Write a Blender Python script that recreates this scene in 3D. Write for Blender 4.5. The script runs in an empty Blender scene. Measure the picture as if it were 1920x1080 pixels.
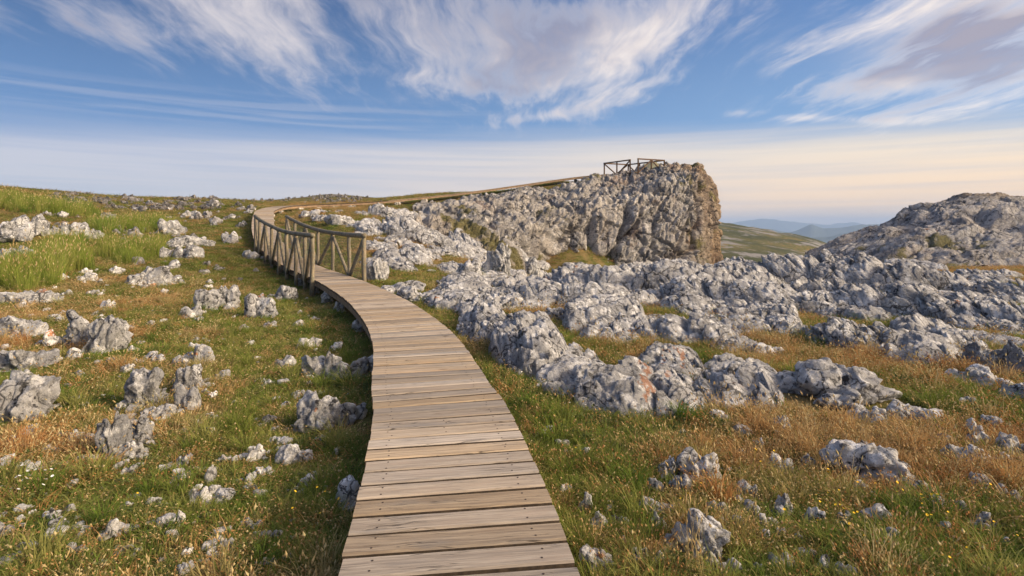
import bpy, bmesh, math, random
import numpy as np
from mathutils import Vector, Matrix

C = bpy.context.scene.collection
S = bpy.context.scene
R = math.radians
rng = np.random.default_rng(7)
random.seed(7)

# ------------------------------------------------------------------ camera
F = 1040.0            # focal length in photo pixels (1920 wide)
EYE = 1.40            # eye height over the near boardwalk
HOR = 425.0           # photo row of the true horizon
cam_d = bpy.data.cameras.new('camera')
cam = bpy.data.objects.new('camera', cam_d)
C.objects.link(cam)
cam.location = (0, 0, EYE)
cam.rotation_euler = (R(90), 0, 0)
cam_d.sensor_width = 36.0
cam_d.lens = 36.0 * F / 1920.0
cam_d.shift_y = (HOR - 540.0) / 1920.0
cam_d.clip_start = 0.05
cam_d.clip_end = 30000
S.camera = cam

# ------------------------------------------------------------------ colour / exposure
S.view_settings.view_transform = 'Standard'
S.view_settings.look = 'None'
S.view_settings.exposure = 1.22
S.view_settings.gamma = 1.0
S.view_settings.use_curve_mapping = False
S.cycles.max_bounces = 6
S.cycles.diffuse_bounces = 3
S.cycles.transmission_bounces = 4
S.cycles.transparent_max_bounces = 8
S.cycles.volume_bounces = 0
S.cycles.use_denoising = True

# ------------------------------------------------------------------ sun
SUN_EL, SUN_AZ = 25.0, 106.0      # azimuth clockwise from the view direction (+Y)
sun_d = bpy.data.lights.new('sun', 'SUN')
sun = bpy.data.objects.new('sun', sun_d)
C.objects.link(sun)
sun_d.energy = 2.3
sun_d.angle = R(10.0)
sun_d.color = (1.0, 0.82, 0.60)
sv = Vector((math.sin(R(SUN_AZ)) * math.cos(R(SUN_EL)), math.cos(R(SUN_AZ)) * math.cos(R(SUN_EL)), math.sin(R(SUN_EL))))
sun.rotation_euler = sv.to_track_quat('Z', 'Y').to_euler()

# ------------------------------------------------------------------ node helper
class NT:
    def __init__(s, tree):
        s.t = tree
    def n(s, kind, **kw):
        nd = s.t.nodes.new(kind)
        for k, v in kw.items():
            setattr(nd, k, v)
        return nd
    def put(s, sock, v):
        if v is None:
            return
        if isinstance(v, bpy.types.NodeSocket):
            s.t.links.new(v, sock)
        else:
            if hasattr(sock, 'default_value') and hasattr(sock.default_value, '__len__'):
                v = tuple(v) if hasattr(v, '__len__') else (v,) * len(sock.default_value)
                if len(sock.default_value) == 4 and len(v) == 3:
                    v = v + (1.0,)
            sock.default_value = v
    def m(s, op, a, b=None, c=None, clamp=False):
        nd = s.n('ShaderNodeMath', operation=op, use_clamp=clamp)
        for i, v in enumerate((a, b, c)):
            s.put(nd.inputs[i], v)
        return nd.outputs[0]
    def vm(s, op, a, b=None, scale=None):
        nd = s.n('ShaderNodeVectorMath', operation=op)
        s.put(nd.inputs[0], a); s.put(nd.inputs[1], b)
        if scale is not None:
            s.put(nd.inputs['Scale'], scale)
        return nd.outputs['Value'] if op in ('DOT_PRODUCT', 'LENGTH') else nd.outputs[0]
    def mix(s, f, a, b, blend='MIX'):
        nd = s.n('ShaderNodeMix', data_type='RGBA', blend_type=blend)
        s.put(nd.inputs[0], f); s.put(nd.inputs[6], a); s.put(nd.inputs[7], b)
        return nd.outputs[2]
    def noise(s, vec, scale, detail=4, rough=0.5, dist=0.0, out=0):
        nd = s.n('ShaderNodeTexNoise')
        s.put(nd.inputs['Vector'], vec); s.put(nd.inputs['Scale'], scale)
        s.put(nd.inputs['Detail'], detail); s.put(nd.inputs['Roughness'], rough); s.put(nd.inputs['Distortion'], dist)
        return nd.outputs[out]
    def voro(s, vec, scale, feature='F1', out=0, rnd=1.0):
        nd = s.n('ShaderNodeTexVoronoi', feature=feature)
        s.put(nd.inputs['Vector'], vec); s.put(nd.inputs['Scale'], scale); s.put(nd.inputs['Randomness'], rnd)
        return nd.outputs[out]
    def mr(s, v, a, b, c=0.0, d=1.0, smooth=True):
        nd = s.n('ShaderNodeMapRange', interpolation_type='SMOOTHSTEP' if smooth else 'LINEAR')
        for i, x in enumerate((v, a, b, c, d)):
            s.put(nd.inputs[i], x)
        return nd.outputs[0]
    def xyz(s, x, y, z):
        nd = s.n('ShaderNodeCombineXYZ')
        s.put(nd.inputs[0], x); s.put(nd.inputs[1], y); s.put(nd.inputs[2], z)
        return nd.outputs[0]
    def ramp(s, f, stops):
        nd = s.n('ShaderNodeValToRGB')
        el = nd.color_ramp.elements
        while len(el) < len(stops):
            el.new(0.5)
        for e, (p, c) in zip(el, stops):
            e.position = p
            e.color = tuple(c) + (1.0,) if len(c) == 3 else c
        s.put(nd.inputs[0], f)
        return nd.outputs[0]
    def bump(s, h, strength, dist, normal=None):
        nd = s.n('ShaderNodeBump')
        s.put(nd.inputs['Height'], h); s.put(nd.inputs['Strength'], strength); s.put(nd.inputs['Distance'], dist)
        if normal is not None:
            s.put(nd.inputs['Normal'], normal)
        return nd.outputs[0]

# ------------------------------------------------------------------ sky (world)
W = bpy.data.worlds.new('World')
S.world = W
W.use_nodes = True
W.node_tree.nodes.clear()
w = NT(W.node_tree)
def build_sky():
    out = w.n('ShaderNodeOutputWorld')
    bg = w.n('ShaderNodeBackground')
    w.t.links.new(bg.outputs[0], out.inputs[0])
    sky = w.n('ShaderNodeTexSky', sky_type='NISHITA')
    sky.sun_disc = False
    sky.sun_elevation = R(SUN_EL)
    sky.sun_rotation = R(SUN_AZ)
    sky.altitude = 1200
    sky.air_density = 1.0
    sky.dust_density = 0.6
    sky.ozone_density = 2.0
    gen = w.n('ShaderNodeTexCoord').outputs['Generated']
    sep = w.n('ShaderNodeSeparateXYZ'); w.put(sep.inputs[0], gen)
    x, y, z = sep.outputs
    zc = w.m('MAXIMUM', z, 0.0)
    el = w.m('MULTIPLY', w.m('ARCSINE', w.m('MINIMUM', zc, 1.0)), 57.2958)           # degrees
    az = w.m('MULTIPLY', w.m('ARCTAN2', x, y), 57.2958)                             # degrees, + to the right
    # planar cloud deck coordinates
    zz = w.m('ADD', zc, 0.10)
    px, py = w.m('DIVIDE', x, zz), w.m('DIVIDE', y, zz)
    P = w.xyz(px, py, 0.0)
    warp = w.vm('SCALE', w.vm('SUBTRACT', w.noise(P, 0.9, 3, 0.5, out=1), (0.5, 0.5, 0.5)), scale=0.5)
    Pw = w.vm('ADD', P, warp)
    # cirrus streaks run along the view axis, so they fan out from the horizon
    st = w.noise(w.vm('MULTIPLY', Pw, (2.3, 0.85, 1.0)), 1.2, 12, 0.60, 0.15)
    fine = w.noise(w.vm('MULTIPLY', Pw, (8.0, 1.6, 1.0)), 1.4, 10, 0.66, 0.25)
    big = w.noise(w.vm('ADD', P, (3.1, 1.7, 0)), 0.55, 3, 0.5)
    def blob(a0, e0, ra, re, tilt=0.0):
        da = w.m('SUBTRACT', az, a0); de = w.m('SUBTRACT', el, e0)
        if tilt:
            de = w.m('SUBTRACT', de, w.m('MULTIPLY', da, tilt))
        q = w.m('ADD', w.m('POWER', w.m('DIVIDE', da, ra), 2.0), w.m('POWER', w.m('DIVIDE', de, re), 2.0))
        return w.m('POWER', 2.718, w.m('MULTIPLY', q, -1.0))
    def add(*v):
        r = v[0]
        for k in v[1:]:
            r = w.m('ADD', r, k)
        return r
    cov = add(blob(-28, 20.5, 12, 5.5, -0.10), w.m('MULTIPLY', blob(-38, 16.5, 12, 2.6), 0.45),
              w.m('MULTIPLY', blob(-22, 15.5, 6, 3.0, -0.5), 0.6),
              w.m('MULTIPLY', blob(-6, 20, 14, 5, -0.2), 0.7),
              blob(2, 18, 9.5, 5.5), w.m('MULTIPLY', blob(15, 19.5, 9, 5.0, 0.35), 0.95), w.m('MULTIPLY', blob(-5, 14.4, 7, 0.9, -0.08), 0.5),
              w.m('MULTIPLY', blob(41, 17, 10, 7.0, 0.25), 1.25), w.m('MULTIPLY', blob(36, 12.3, 8, 2.4), 0.6),
              w.m('MULTIPLY', blob(3, 11.2, 5, 0.55, 0.11), 0.75), w.m('MULTIPLY', blob(31, 9.4, 8, 0.4, -0.13), 0.7),
              w.m('MULTIPLY', blob(28.5, 15.8, 4, 0.9, 0.15), 0.4))
    outside = w.m('MULTIPLY', w.mr(el, 23, 36), w.mr(big, 0.26, 0.52, 0.25, 1.0))  # unseen cloud cover above the view, thickened to add ambient fill light
    behind = w.m('MULTIPLY', w.mr(y, 0.35, -0.1), w.m('MULTIPLY', w.mr(big, 0.42, 0.6), w.mr(el, 8, 16)))
    cov = w.m('MAXIMUM', cov, w.m('MULTIPLY', w.m('MAXIMUM', outside, behind), 0.8))
    tex = w.m('ADD', w.m('MULTIPLY', st, 0.95), w.m('MULTIPLY', fine, 0.62)); tex = w.m('SUBTRACT', tex, 0.285)
    thr = w.m('SUBTRACT', 0.635, w.m('MULTIPLY', cov, 0.30))
    dens = w.mr(w.m('SUBTRACT', tex, thr), -0.10, 0.44)
    dens = w.m('MULTIPLY', dens, w.mr(cov, 0.02, 0.30))
    dens = w.m('MULTIPLY', dens, 0.93)
    # low, layered stratus veil
    Ls = w.xyz(w.m('MULTIPLY', az, 0.02), w.m('MULTIPLY', w.m('ADD', el, w.m('MULTIPLY', az, 0.004)), 0.62), 0.0)
    band = w.noise(Ls, 1.5, 7, 0.55, 0.25)
    band2 = w.noise(w.vm('ADD', Ls, (4.0, 9.0, 0)), 2.7, 6, 0.5, 0.2)
    arch = w.m('ADD', 8.9, w.m('MULTIPLY', w.m('POWER', w.m('DIVIDE', w.m('SUBTRACT', az, 4.0), 40.0), 2.0), -0.8))
    veil = w.mr(w.m('SUBTRACT', el, w.m('ADD', arch, w.m('MULTIPLY', w.m('SUBTRACT', band, 0.5), 2.2))), 1.7, -2.2)
    veil2 = w.m('MULTIPLY', w.m('MULTIPLY', w.mr(el, 13.0, 10.8), w.mr(el, 8.6, 10.0)), w.m('MULTIPLY', w.mr(az, 8, -20), w.mr(band2, 0.42, 0.62)))
    veil = w.m('MAXIMUM', w.m('MULTIPLY', veil, w.mr(band2, 0.25, 0.65, 0.76, 1.0)), w.m('MULTIPLY', veil2, 0.24))
    right = w.mr(az, -45, 55)            # warm towards the sun
    blue = w.mix(w.mr(el, 6, 24), w.mix(right, (0.075, 0.165, 0.325), (0.165, 0.285, 0.455)), w.mix(right, (0.020, 0.055, 0.145), (0.075, 0.155, 0.335)))
    blue = w.mix(w.mr(el, 24, 70), blue, (0.16, 0.26, 0.47))
    nish = w.mix(1.0, sky.outputs[0], (0.055, 0.06, 0.075), 'MULTIPLY')
    base = w.mix(0.15, blue, nish)
    veil_c = w.mix(right, w.mix(w.mr(el, 0.5, 8), (0.44, 0.43, 0.44), (0.38, 0.385, 0.44)),
                   w.mix(w.mr(el, 0.5, 8), (0.90, 0.585, 0.285), (0.66, 0.545, 0.40)))
    col = w.mix(w.m('MULTIPLY', veil, 0.92), base, veil_c)
    lit = w.mix(right, (0.42, 0.395, 0.415), (0.76, 0.66, 0.575))
    dark = w.mix(right, (0.175, 0.175, 0.235), (0.25, 0.235, 0.285))
    shade = w.m('MULTIPLY', w.mr(w.noise(w.vm('MULTIPLY', Pw, (1.0, 0.6, 1.0)), 1.1, 4, 0.5), 0.40, 0.62), w.mr(dens, 0.15, 0.75))
    belly = blob(38.5, 15.2, 5.5, 1.3, 0.05)
    shade = w.m('MINIMUM', w.m('ADD', w.m('MULTIPLY', shade, 0.95), w.m('MULTIPLY', belly, 0.9)), 1.0)
    cc = w.mix(shade, lit, dark)
    dens = w.m('MINIMUM', w.m('ADD', dens, w.m('MULTIPLY', belly, 0.5)), 1.0)
    col = w.mix(dens, col, cc)
    glow = w.mr(w.vm('DOT_PRODUCT', gen, tuple(sv)), 0.55, 1.0)
    col = w.mix(w.m('MULTIPLY', w.m('POWER', glow, 2.0), 0.9), col, (2.6, 1.9, 1.2))
    w.put(bg.inputs[0], col)
    bg.inputs[1].default_value = 0.74
build_sky()

# ------------------------------------------------------------------ numpy noise
_G = rng.normal(size=(256, 3)); _G /= np.linalg.norm(_G, axis=1)[:, None]
def _hash(ix, iy, iz, seed):
    h = (ix.astype(np.int64) * 374761393 + iy.astype(np.int64) * 668265263 + iz.astype(np.int64) * 2147483647 + seed * 1274126177) & 0xFFFFFFFF
    h = ((h ^ (h >> 13)) * 1274126177) & 0xFFFFFFFF
    return h ^ (h >> 16)
def perlin(p, seed=0):
    i = np.floor(p).astype(np.int64); f = p - i
    u = f * f * f * (f * (f * 6 - 15) + 10)
    r = np.zeros(len(p))
    for dx in (0, 1):
        wx = u[:, 0] if dx else 1 - u[:, 0]
        for dy in (0, 1):
            wy = u[:, 1] if dy else 1 - u[:, 1]
            for dz in (0, 1):
                wz = u[:, 2] if dz else 1 - u[:, 2]
                g = _G[_hash(i[:, 0] + dx, i[:, 1] + dy, i[:, 2] + dz, seed) & 255]
                r += wx * wy * wz * (g[:, 0] * (f[:, 0] - dx) + g[:, 1] * (f[:, 1] - dy) + g[:, 2] * (f[:, 2] - dz))
    return r * 1.6
def fbm(p, octv=4, seed=0, gain=0.5):
    r = np.zeros(len(p)); a = 1.0
    for k in range(octv):
        r += a * perlin(p * (2.03 ** k) + 11.3 * k, seed + k); a *= gain
    return r
def ridged(p, octv=4, seed=0, gain=0.5):
    r = np.zeros(len(p)); a = 1.0
    for k in range(octv):
        r += a * (1 - 2 * np.abs(perlin(p * (2.03 ** k) + 7.7 * k, seed + k))); a *= gain
    return r
def worley(p, seed=0):
    i = np.floor(p).astype(np.int64); f = p - i
    f1 = np.full(len(p), 9.0); f2 = np.full(len(p), 9.0); idn = np.zeros(len(p), np.int64)
    for dx in (-1, 0, 1):
        for dy in (-1, 0, 1):
            for dz in (-1, 0, 1):
                h = _hash(i[:, 0] + dx, i[:, 1] + dy, i[:, 2] + dz, seed)
                d = (dx + (h & 255) / 255.0 - f[:, 0]) ** 2 + (dy + ((h >> 8) & 255) / 255.0 - f[:, 1]) ** 2 + (dz + ((h >> 16) & 255) / 255.0 - f[:, 2]) ** 2
                lo = d < f1
                f2 = np.where(lo, f1, np.minimum(f2, d)); f1 = np.where(lo, d, f1); idn = np.where(lo, h, idn)
    return np.sqrt(f1), np.sqrt(f2), (idn & 1023) / 1023.0

# ------------------------------------------------------------------ mesh / object helpers
def np_mesh(name, v, faces, smooth=True):
    me = bpy.data.meshes.new(name)
    v = np.ascontiguousarray(v, np.float32); faces = np.ascontiguousarray(faces, np.int32)
    k = faces.shape[1]
    me.vertices.add(len(v)); me.vertices.foreach_set('co', v.ravel())
    me.loops.add(faces.size); me.loops.foreach_set('vertex_index', faces.ravel())
    me.polygons.add(len(faces))
    me.polygons.foreach_set('loop_start', np.arange(0, faces.size, k, dtype=np.int32))
    me.polygons.foreach_set('use_smooth', np.full(len(faces), smooth, bool))
    me.update(calc_edges=True)
    return me
def obj(name, me, mat=None, parent=None, loc=None):
    o = bpy.data.objects.new(name, me); C.objects.link(o)
    if mat is not None and me is not None and not me.materials:
        me.materials.append(mat)
    if parent is not None:
        o.parent = parent
    if loc is not None:
        o.location = loc
    return o
def tag(o, label=None, cat=None, group=None, kind=None):
    if label: o['label'] = label
    if cat: o['category'] = cat
    if group: o['group'] = group
    if kind: o['kind'] = kind
    return o
def thing(name, label, cat, loc=(0, 0, 0), group=None):
    return tag(obj(name, None, loc=loc), label, cat, group)
class MB:
    """collects simple shapes into ONE mesh"""
    def __init__(s): s.v = []; s.f = []
    def add(s, v, f):
        b = len(s.v); s.v += [tuple(q) for q in v]; s.f += [tuple(b + i for i in q) for q in f]
    def bar(s, a, b, wd, ht, up=(0, 0, 1)):
        a, b = Vector(a), Vector(b); d = (b - a).normalized(); up = Vector(up)
        sd = d.cross(up)
        if sd.length < 1e-4: sd = d.cross(Vector((0, 1, 0)))
        sd.normalize(); u2 = sd.cross(d)
        vs = [p + sd * (i * wd / 2) + u2 * (j * ht / 2) for p in (a, b) for i, j in ((-1, -1), (1, -1), (1, 1), (-1, 1))]
        s.add(vs, [(3, 2, 1, 0), (4, 5, 6, 7), (0, 1, 5, 4), (1, 2, 6, 5), (2, 3, 7, 6), (3, 0, 4, 7)])
    def log(s, pts, rads, n=10, wob=0.0, seed=0):
        rr = random.Random(seed)
        pts = [Vector(p) for p in pts]; m = len(pts); vs = []
        for i, p in enumerate(pts):
            d = (pts[min(i + 1, m - 1)] - pts[max(i - 1, 0)]).normalized()
            sd = d.cross(Vector((0.13, 0.27, 1))) if abs(d.z) < 0.95 else d.cross(Vector((0, 1, 0.1)))
            sd.normalize(); u2 = sd.cross(d)
            r = rads[i] if hasattr(rads, '__len__') else rads
            for k in range(n):
                t = 2 * math.pi * k / n; q = r * (1 + wob * (rr.random() - 0.5))
                vs.append(p + sd * math.cos(t) * q + u2 * math.sin(t) * q)
        fs = [(i * n + k, i * n + (k + 1) % n, (i + 1) * n + (k + 1) % n, (i + 1) * n + k) for i in range(m - 1) for k in range(n)]
        fs += [tuple(range(n - 1, -1, -1)), tuple((m - 1) * n + k for k in range(n))]
        s.add(vs, fs)
    def build(s, name, mat, parent=None, smooth=False, loc=None):
        me = bpy.data.meshes.new(name); me.from_pydata(s.v, [], s.f)
        if smooth:
            me.polygons.foreach_set('use_smooth', np.ones(len(me.polygons), bool))
        me.update()
        return obj(name, me, mat, parent, loc)
def at(u, v, d):
    """world point seen at photo pixel (u, v) at depth d metres"""
    return np.array([(u - 960.0) / F * d, d, EYE - (v - HOR) / F * d])

# ------------------------------------------------------------------ materials
def new_mat(name):
    m = bpy.data.materials.new(name); m.use_nodes = True; m.node_tree.nodes.clear()
    t = NT(m.node_tree)
    out = t.n('ShaderNodeOutputMaterial'); b = t.n('ShaderNodeBsdfPrincipled')
    t.t.links.new(b.outputs[0], out.inputs[0])
    b.inputs['Specular IOR Level'].default_value = 0.25
    return m, t, b, out
def rock_mat(name, a=(0.52, 0.513, 0.51), bcol=(0.29, 0.29, 0.295), white=(0.75, 0.745, 0.74), warm=0.0, lichen=0.5, veg=0.0, k=1.0, bd=0.075, ochre=False, specks=1.0, crest=False):
    m, t, b, out = new_mat(name)
    pos = t.n('ShaderNodeNewGeometry').outputs['Position']
    n1 = t.noise(pos, 1.3 * k, 7, 0.62)
    col = t.mix(t.mr(n1, 0.36, 0.66), bcol, a)
    n2 = t.noise(t.vm('ADD', pos, (5, 3, 1)), 6.0 * k, 9, 0.68)
    col = t.mix(t.mr(n2, 0.50, 0.62), col, white)
    if warm:
        n5 = t.noise(t.vm('ADD', t.vm('MULTIPLY', pos, (1.0, 1.0, 0.35)), (1, 7, 2)), 0.55 * k, 6, 0.6)
        sx = t.n('ShaderNodeSeparateXYZ'); t.put(sx.inputs[0], pos)
        end = t.m('MULTIPLY', t.mr(t.m('ADD', sx.outputs[0], t.m('MULTIPLY', n5, 3.0)), 15.0, 18.0), 0.95 if ochre else 0.0)   # ochre broken end of the cliff
        low = t.mr(t.m('ADD', sx.outputs[2], t.m('MULTIPLY', n5, 4.0)), 6.0, 2.5)                                                # tan fresh rock low on the face
        wm = t.m('MINIMUM', t.m('ADD', t.m('MULTIPLY', t.m('MULTIPLY', t.mr(n5, 0.40, 0.60), warm), t.m('ADD', 0.35, t.m('MULTIPLY', low, 0.65))), t.m('MULTIPLY', end, 0.75)), 1.0)
        col = t.mix(wm, col, t.mix(end, (0.48, 0.39, 0.29), (0.38, 0.275, 0.175)))
        n6 = t.noise(t.vm('ADD', pos, (9, 2, 2)), 0.8 * k, 7, 0.65)
        col = t.mix(t.m('MULTIPLY', t.mr(n6, 0.56, 0.68), warm * 0.9), col, (0.24, 0.13, 0.075))
    # black crustose lichen specks and pits
    n3 = t.noise(t.vm('ADD', pos, (2, 8, 4)), 11.0 * k, 10, 0.74, 0.4)
    n3b = t.noise(t.vm('ADD', pos, (7, 1, 4)), 2.2 * k, 3, 0.5)
    col = t.mix(t.m('MULTIPLY', t.mr(n3, 0.535, 0.605), t.m('MULTIPLY', specks, t.mr(n3b, 0.32, 0.60, 0.2, 1.0))), col, (0.055, 0.054, 0.057))
    n7 = t.noise(t.vm('ADD', pos, (1, 1, 9)), 34.0 * k, 4, 0.6)
    col = t.mix(t.mr(n7, 0.60, 0.68, 0, 0.75 * specks), col, (0.10, 0.10, 0.10))
    fz = t.voro(t.vm('ADD', t.vm('MULTIPLY', pos, (1.0, 1.0, 0.7)), t.vm('SCALE', t.noise(pos, 3.0 * k, 4, out=1), scale=0.5 / k)), 2.6 * k, 'DISTANCE_TO_EDGE')
    col = t.mix(t.m('MULTIPLY', t.mr(fz, 0.035, 0.008), t.mr(n3b, 0.40, 0.55, 0.0, 0.8)), col, (0.06, 0.058, 0.056))
    # orange lichen rosettes
    o1 = t.noise(t.vm('ADD', pos, (3.3, 0.4, 6.1)), 1.5 * k, 2, 0.5)
    o2 = t.noise(pos, 14.0 * k, 4, 0.6)
    om = t.m('MULTIPLY', t.mr(o1, 0.735 - 0.05 * lichen, 0.77 - 0.05 * lichen), t.mr(o2, 0.44, 0.56))
    col = t.mix(t.m('MULTIPLY', om, 0.9), col, (0.44, 0.155, 0.035))
    if crest:
        sz = t.n('ShaderNodeSeparateXYZ'); t.put(sz.inputs[0], pos)
        col = t.mix(t.mr(t.m('ADD', sz.outputs[2], t.m('MULTIPLY', n1, 1.6)), 3.9, 4.6, 0, 0.8), col, t.mix(n2, (0.13, 0.105, 0.08), (0.26, 0.22, 0.18)))
    if veg:
        v1 = t.noise(t.vm('ADD', pos, (6, 6, 6)), 0.75 * k, 6, 0.65)
        nz = t.n('ShaderNodeSeparateXYZ'); t.put(nz.inputs[0], t.n('ShaderNodeNewGeometry').outputs['Normal'])
        vmask = t.m('MULTIPLY', t.mr(v1, 0.60 - 0.1 * veg, 0.68 - 0.1 * veg), 0.9)
        col = t.mix(vmask, col, t.mix(n2, (0.10, 0.115, 0.03), (0.22, 0.17, 0.06)))
    at_ = t.n('ShaderNodeAttribute', attribute_name='lichen').outputs['Fac']      # rosettes that belong to single boulders
    col = t.mix(t.mr(t.m('MULTIPLY', at_, t.m('ADD', 1.0, t.m('MULTIPLY', t.m('SUBTRACT', o2, 0.5), 5.0))), 0.30, 0.52, 0.0, 0.7), col, t.mix(n2, (0.30, 0.10, 0.03), (0.46, 0.19, 0.06)))
    t.put(b.inputs['Base Color'], col)
    b.inputs['Roughness'].default_value = 0.92
    h1 = t.noise(pos, 9.0 * k, 10, 0.70, 0.3)
    h2 = t.voro(t.vm('ADD', pos, t.vm('SCALE', t.noise(pos, 6.0 * k, 3, out=1), scale=0.12 / k)), 7.0 * k, 'F1')
    hh = t.m('SUBTRACT', t.m('ADD', h1, t.m('MULTIPLY', h2, 0.35)), t.mr(fz, 0.06, 0.0, 0.0, 0.35))
    hh = t.m('SUBTRACT', hh, t.m('MULTIPLY', t.mr(n3, 0.55, 0.66), 0.25))
    hf = t.noise(pos, 30.0 * k, 8, 0.75)
    t.put(b.inputs['Normal'], t.bump(hf, 1.0, bd * 0.45 / k, t.bump(hh, 1.0, bd / k)))
    return m
M_ROCK = rock_mat('limestone')
M_ROCKFAR = rock_mat('limestone_far', a=(0.42, 0.40, 0.40), bcol=(0.22, 0.215, 0.22), k=0.45, bd=0.09, lichen=0.2)
M_ROCKMID = rock_mat('limestone_mid', a=(0.53, 0.52, 0.515), bcol=(0.31, 0.306, 0.31), white=(0.73, 0.725, 0.715), k=0.62, bd=0.075, specks=0.8, lichen=0.0)
M_BACKLITROCK = rock_mat('limestone_backlit_tint', a=(0.25, 0.235, 0.225), bcol=(0.13, 0.122, 0.118), white=(0.36, 0.345, 0.335), k=0.45, bd=0.09, lichen=0.1)  # darker limestone copy with the backlit shade of skyline rocks painted in
M_STONE = rock_mat('white_stone', a=(0.56, 0.55, 0.535), bcol=(0.31, 0.305, 0.30), white=(0.78, 0.77, 0.755), k=1.5, bd=0.04, lichen=0.3)
M_CLIFF = rock_mat('cliff_limestone', a=(0.52, 0.495, 0.47), bcol=(0.31, 0.295, 0.285), white=(0.68, 0.65, 0.62), warm=0.55, lichen=0.5, veg=0.40, ochre=True, k=0.30, bd=0.10)
M_HILL = rock_mat('hill_limestone', a=(0.42, 0.41, 0.412), bcol=(0.25, 0.244, 0.248), white=(0.54, 0.53, 0.52), warm=0.25, lichen=0.1, veg=0.20, crest=True, k=0.40, bd=0.08)

def flat_mat(name, c, rough=0.8, c2=None, sc=8.0, metal=0.0):
    m, t, b, out = new_mat(name)
    if c2 is None:
        c2 = tuple(x * 0.7 for x in c)
    n = t.noise(t.n('ShaderNodeNewGeometry').outputs['Position'], sc, 5, 0.6)
    t.put(b.inputs['Base Color'], t.mix(t.mr(n, 0.35, 0.65), c2, c))
    b.inputs['Roughness'].default_value = rough; b.inputs['Metallic'].default_value = metal
    return m
def wood_mat():
    m, t, b, out = new_mat('weathered_plank')
    oi = t.n('ShaderNodeObjectInfo'); rnd = oi.outputs['Random']
    co = t.n('ShaderNodeTexCoord').outputs['Object']
    sh = t.xyz(t.m('MULTIPLY', rnd, 37.0), t.m('MULTIPLY', rnd, 91.0), t.m('MULTIPLY', rnd, 53.0))
    p = t.vm('ADD', co, sh)
    wv = t.vm('SCALE', t.vm('SUBTRACT', t.noise(t.vm('MULTIPLY', p, (3, 9, 9)), 1.0, 3, out=1), (0.5, 0.5, 0.5)), scale=0.035)
    pw = t.vm('ADD', p, wv)
    g1 = t.noise(t.vm('MULTIPLY', pw, (1.1, 58, 40)), 1.0, 9, 0.68)
    g2 = t.noise(t.vm('MULTIPLY', pw, (4.0, 160, 80)), 1.0, 4, 0.6)
    col = t.mix(t.mr(g1, 0.30, 0.70), (0.285, 0.213, 0.140), (0.51, 0.405, 0.278))
    col = t.mix(t.mr(g2, 0.35, 0.75, 0.0, 0.6), col, (0.15, 0.115, 0.09))
    st = t.noise(t.vm('MULTIPLY', p, (2.0, 7, 7)), 1.0, 4, 0.55)
    col = t.mix(t.mr(st, 0.52, 0.72, 0, 0.6), col, (0.23, 0.21, 0.19))
    col = t.mix(t.mr(st, 0.44, 0.30, 0, 0.45), col, (0.38, 0.26, 0.16))
    # each board weathers to its own tone
    r2 = t.m('FRACT', t.m('MULTIPLY', rnd, 7.31))
    hsv = t.n('ShaderNodeHueSaturation')
    t.put(hsv.inputs['Saturation'], t.mr(r2, 0, 1, 0.6, 1.1, False)); t.put(hsv.inputs['Value'], t.mr(rnd, 0, 1, 0.70, 1.18, False)); t.put(hsv.inputs['Color'], col)
    col = hsv.outputs[0]
    # knots and long checks
    kn = t.voro(t.vm('MULTIPLY', p, (2.3, 7.5, 4.0)), 1.0)
    col = t.mix(t.mr(kn, 0.13, 0.05, 0, 0.75), col, (0.11, 0.07, 0.045))
    ck = t.noise(t.vm('MULTIPLY', pw, (1.1, 26, 10)), 1.0, 3, 0.5)
    ckm = t.m('MULTIPLY', t.mr(t.m('ABSOLUTE', t.m('SUBTRACT', ck, 0.5)), 0.012, 0.0), t.mr(st, 0.45, 0.55))
    col = t.mix(t.m('MULTIPLY', ckm, 0.85), col, (0.045, 0.035, 0.028))
    t.put(b.inputs['Base Color'], col)
    b.inputs['Roughness'].default_value = 0.78
    h = t.m('SUBTRACT', t.m('ADD', g1, t.m('MULTIPLY', g2, 0.5)), t.m('MULTIPLY', ckm, 1.2))
    t.put(b.inputs['Normal'], t.bump(h, 0.8, 0.004))
    return m
M_WOOD = wood_mat()
M_EDGE_SHADE = flat_mat('plank_edge_shade', (0.085, 0.062, 0.043), 0.9, c2=(0.045, 0.034, 0.026), sc=30)  # board sides darkened: the shade of the gaps painted into their colour
def log_mat():
    m, t, b, out = new_mat('weathered_log')
    co = t.n('ShaderNodeNewGeometry').outputs['Position']
    n = t.noise(t.vm('MULTIPLY', co, (9, 9, 2.0)), 1.0, 6, 0.65)
    n2 = t.noise(co, 14.0, 5, 0.6)
    col = t.mix(t.mr(n, 0.33, 0.68), (0.115, 0.10, 0.07), (0.30, 0.245, 0.165))
    col = t.mix(t.mr(n2, 0.52, 0.64, 0, 0.65), col, (0.17, 0.19, 0.15))
    n3 = t.noise(co, 30.0, 3, 0.6)
    col = t.mix(t.mr(n3, 0.58, 0.68, 0, 0.8), col, (0.05, 0.042, 0.032))
    t.put(b.inputs['Base Color'], col); b.inputs['Roughness'].default_value = 0.85
    t.put(b.inputs['Normal'], t.bump(t.m('ADD', n, n2), 0.7, 0.012))
    return m
M_LOG = log_mat()
M_BEAM = flat_mat('stringer_timber', (0.30, 0.205, 0.125), c2=(0.19, 0.135, 0.09), sc=5)
M_RAIL = flat_mat('dark_rail_timber', (0.14, 0.085, 0.05), sc=5)
M_NAIL = flat_mat('rusty_nail', (0.05, 0.035, 0.028), 0.6)
M_WIRE = flat_mat('galvanised_wire', (0.30, 0.30, 0.29), 0.5, metal=0.6)
M_BOARD = flat_mat('board_back', (0.34, 0.32, 0.20), 0.7, c2=(0.30, 0.28, 0.17), sc=2)
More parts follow.
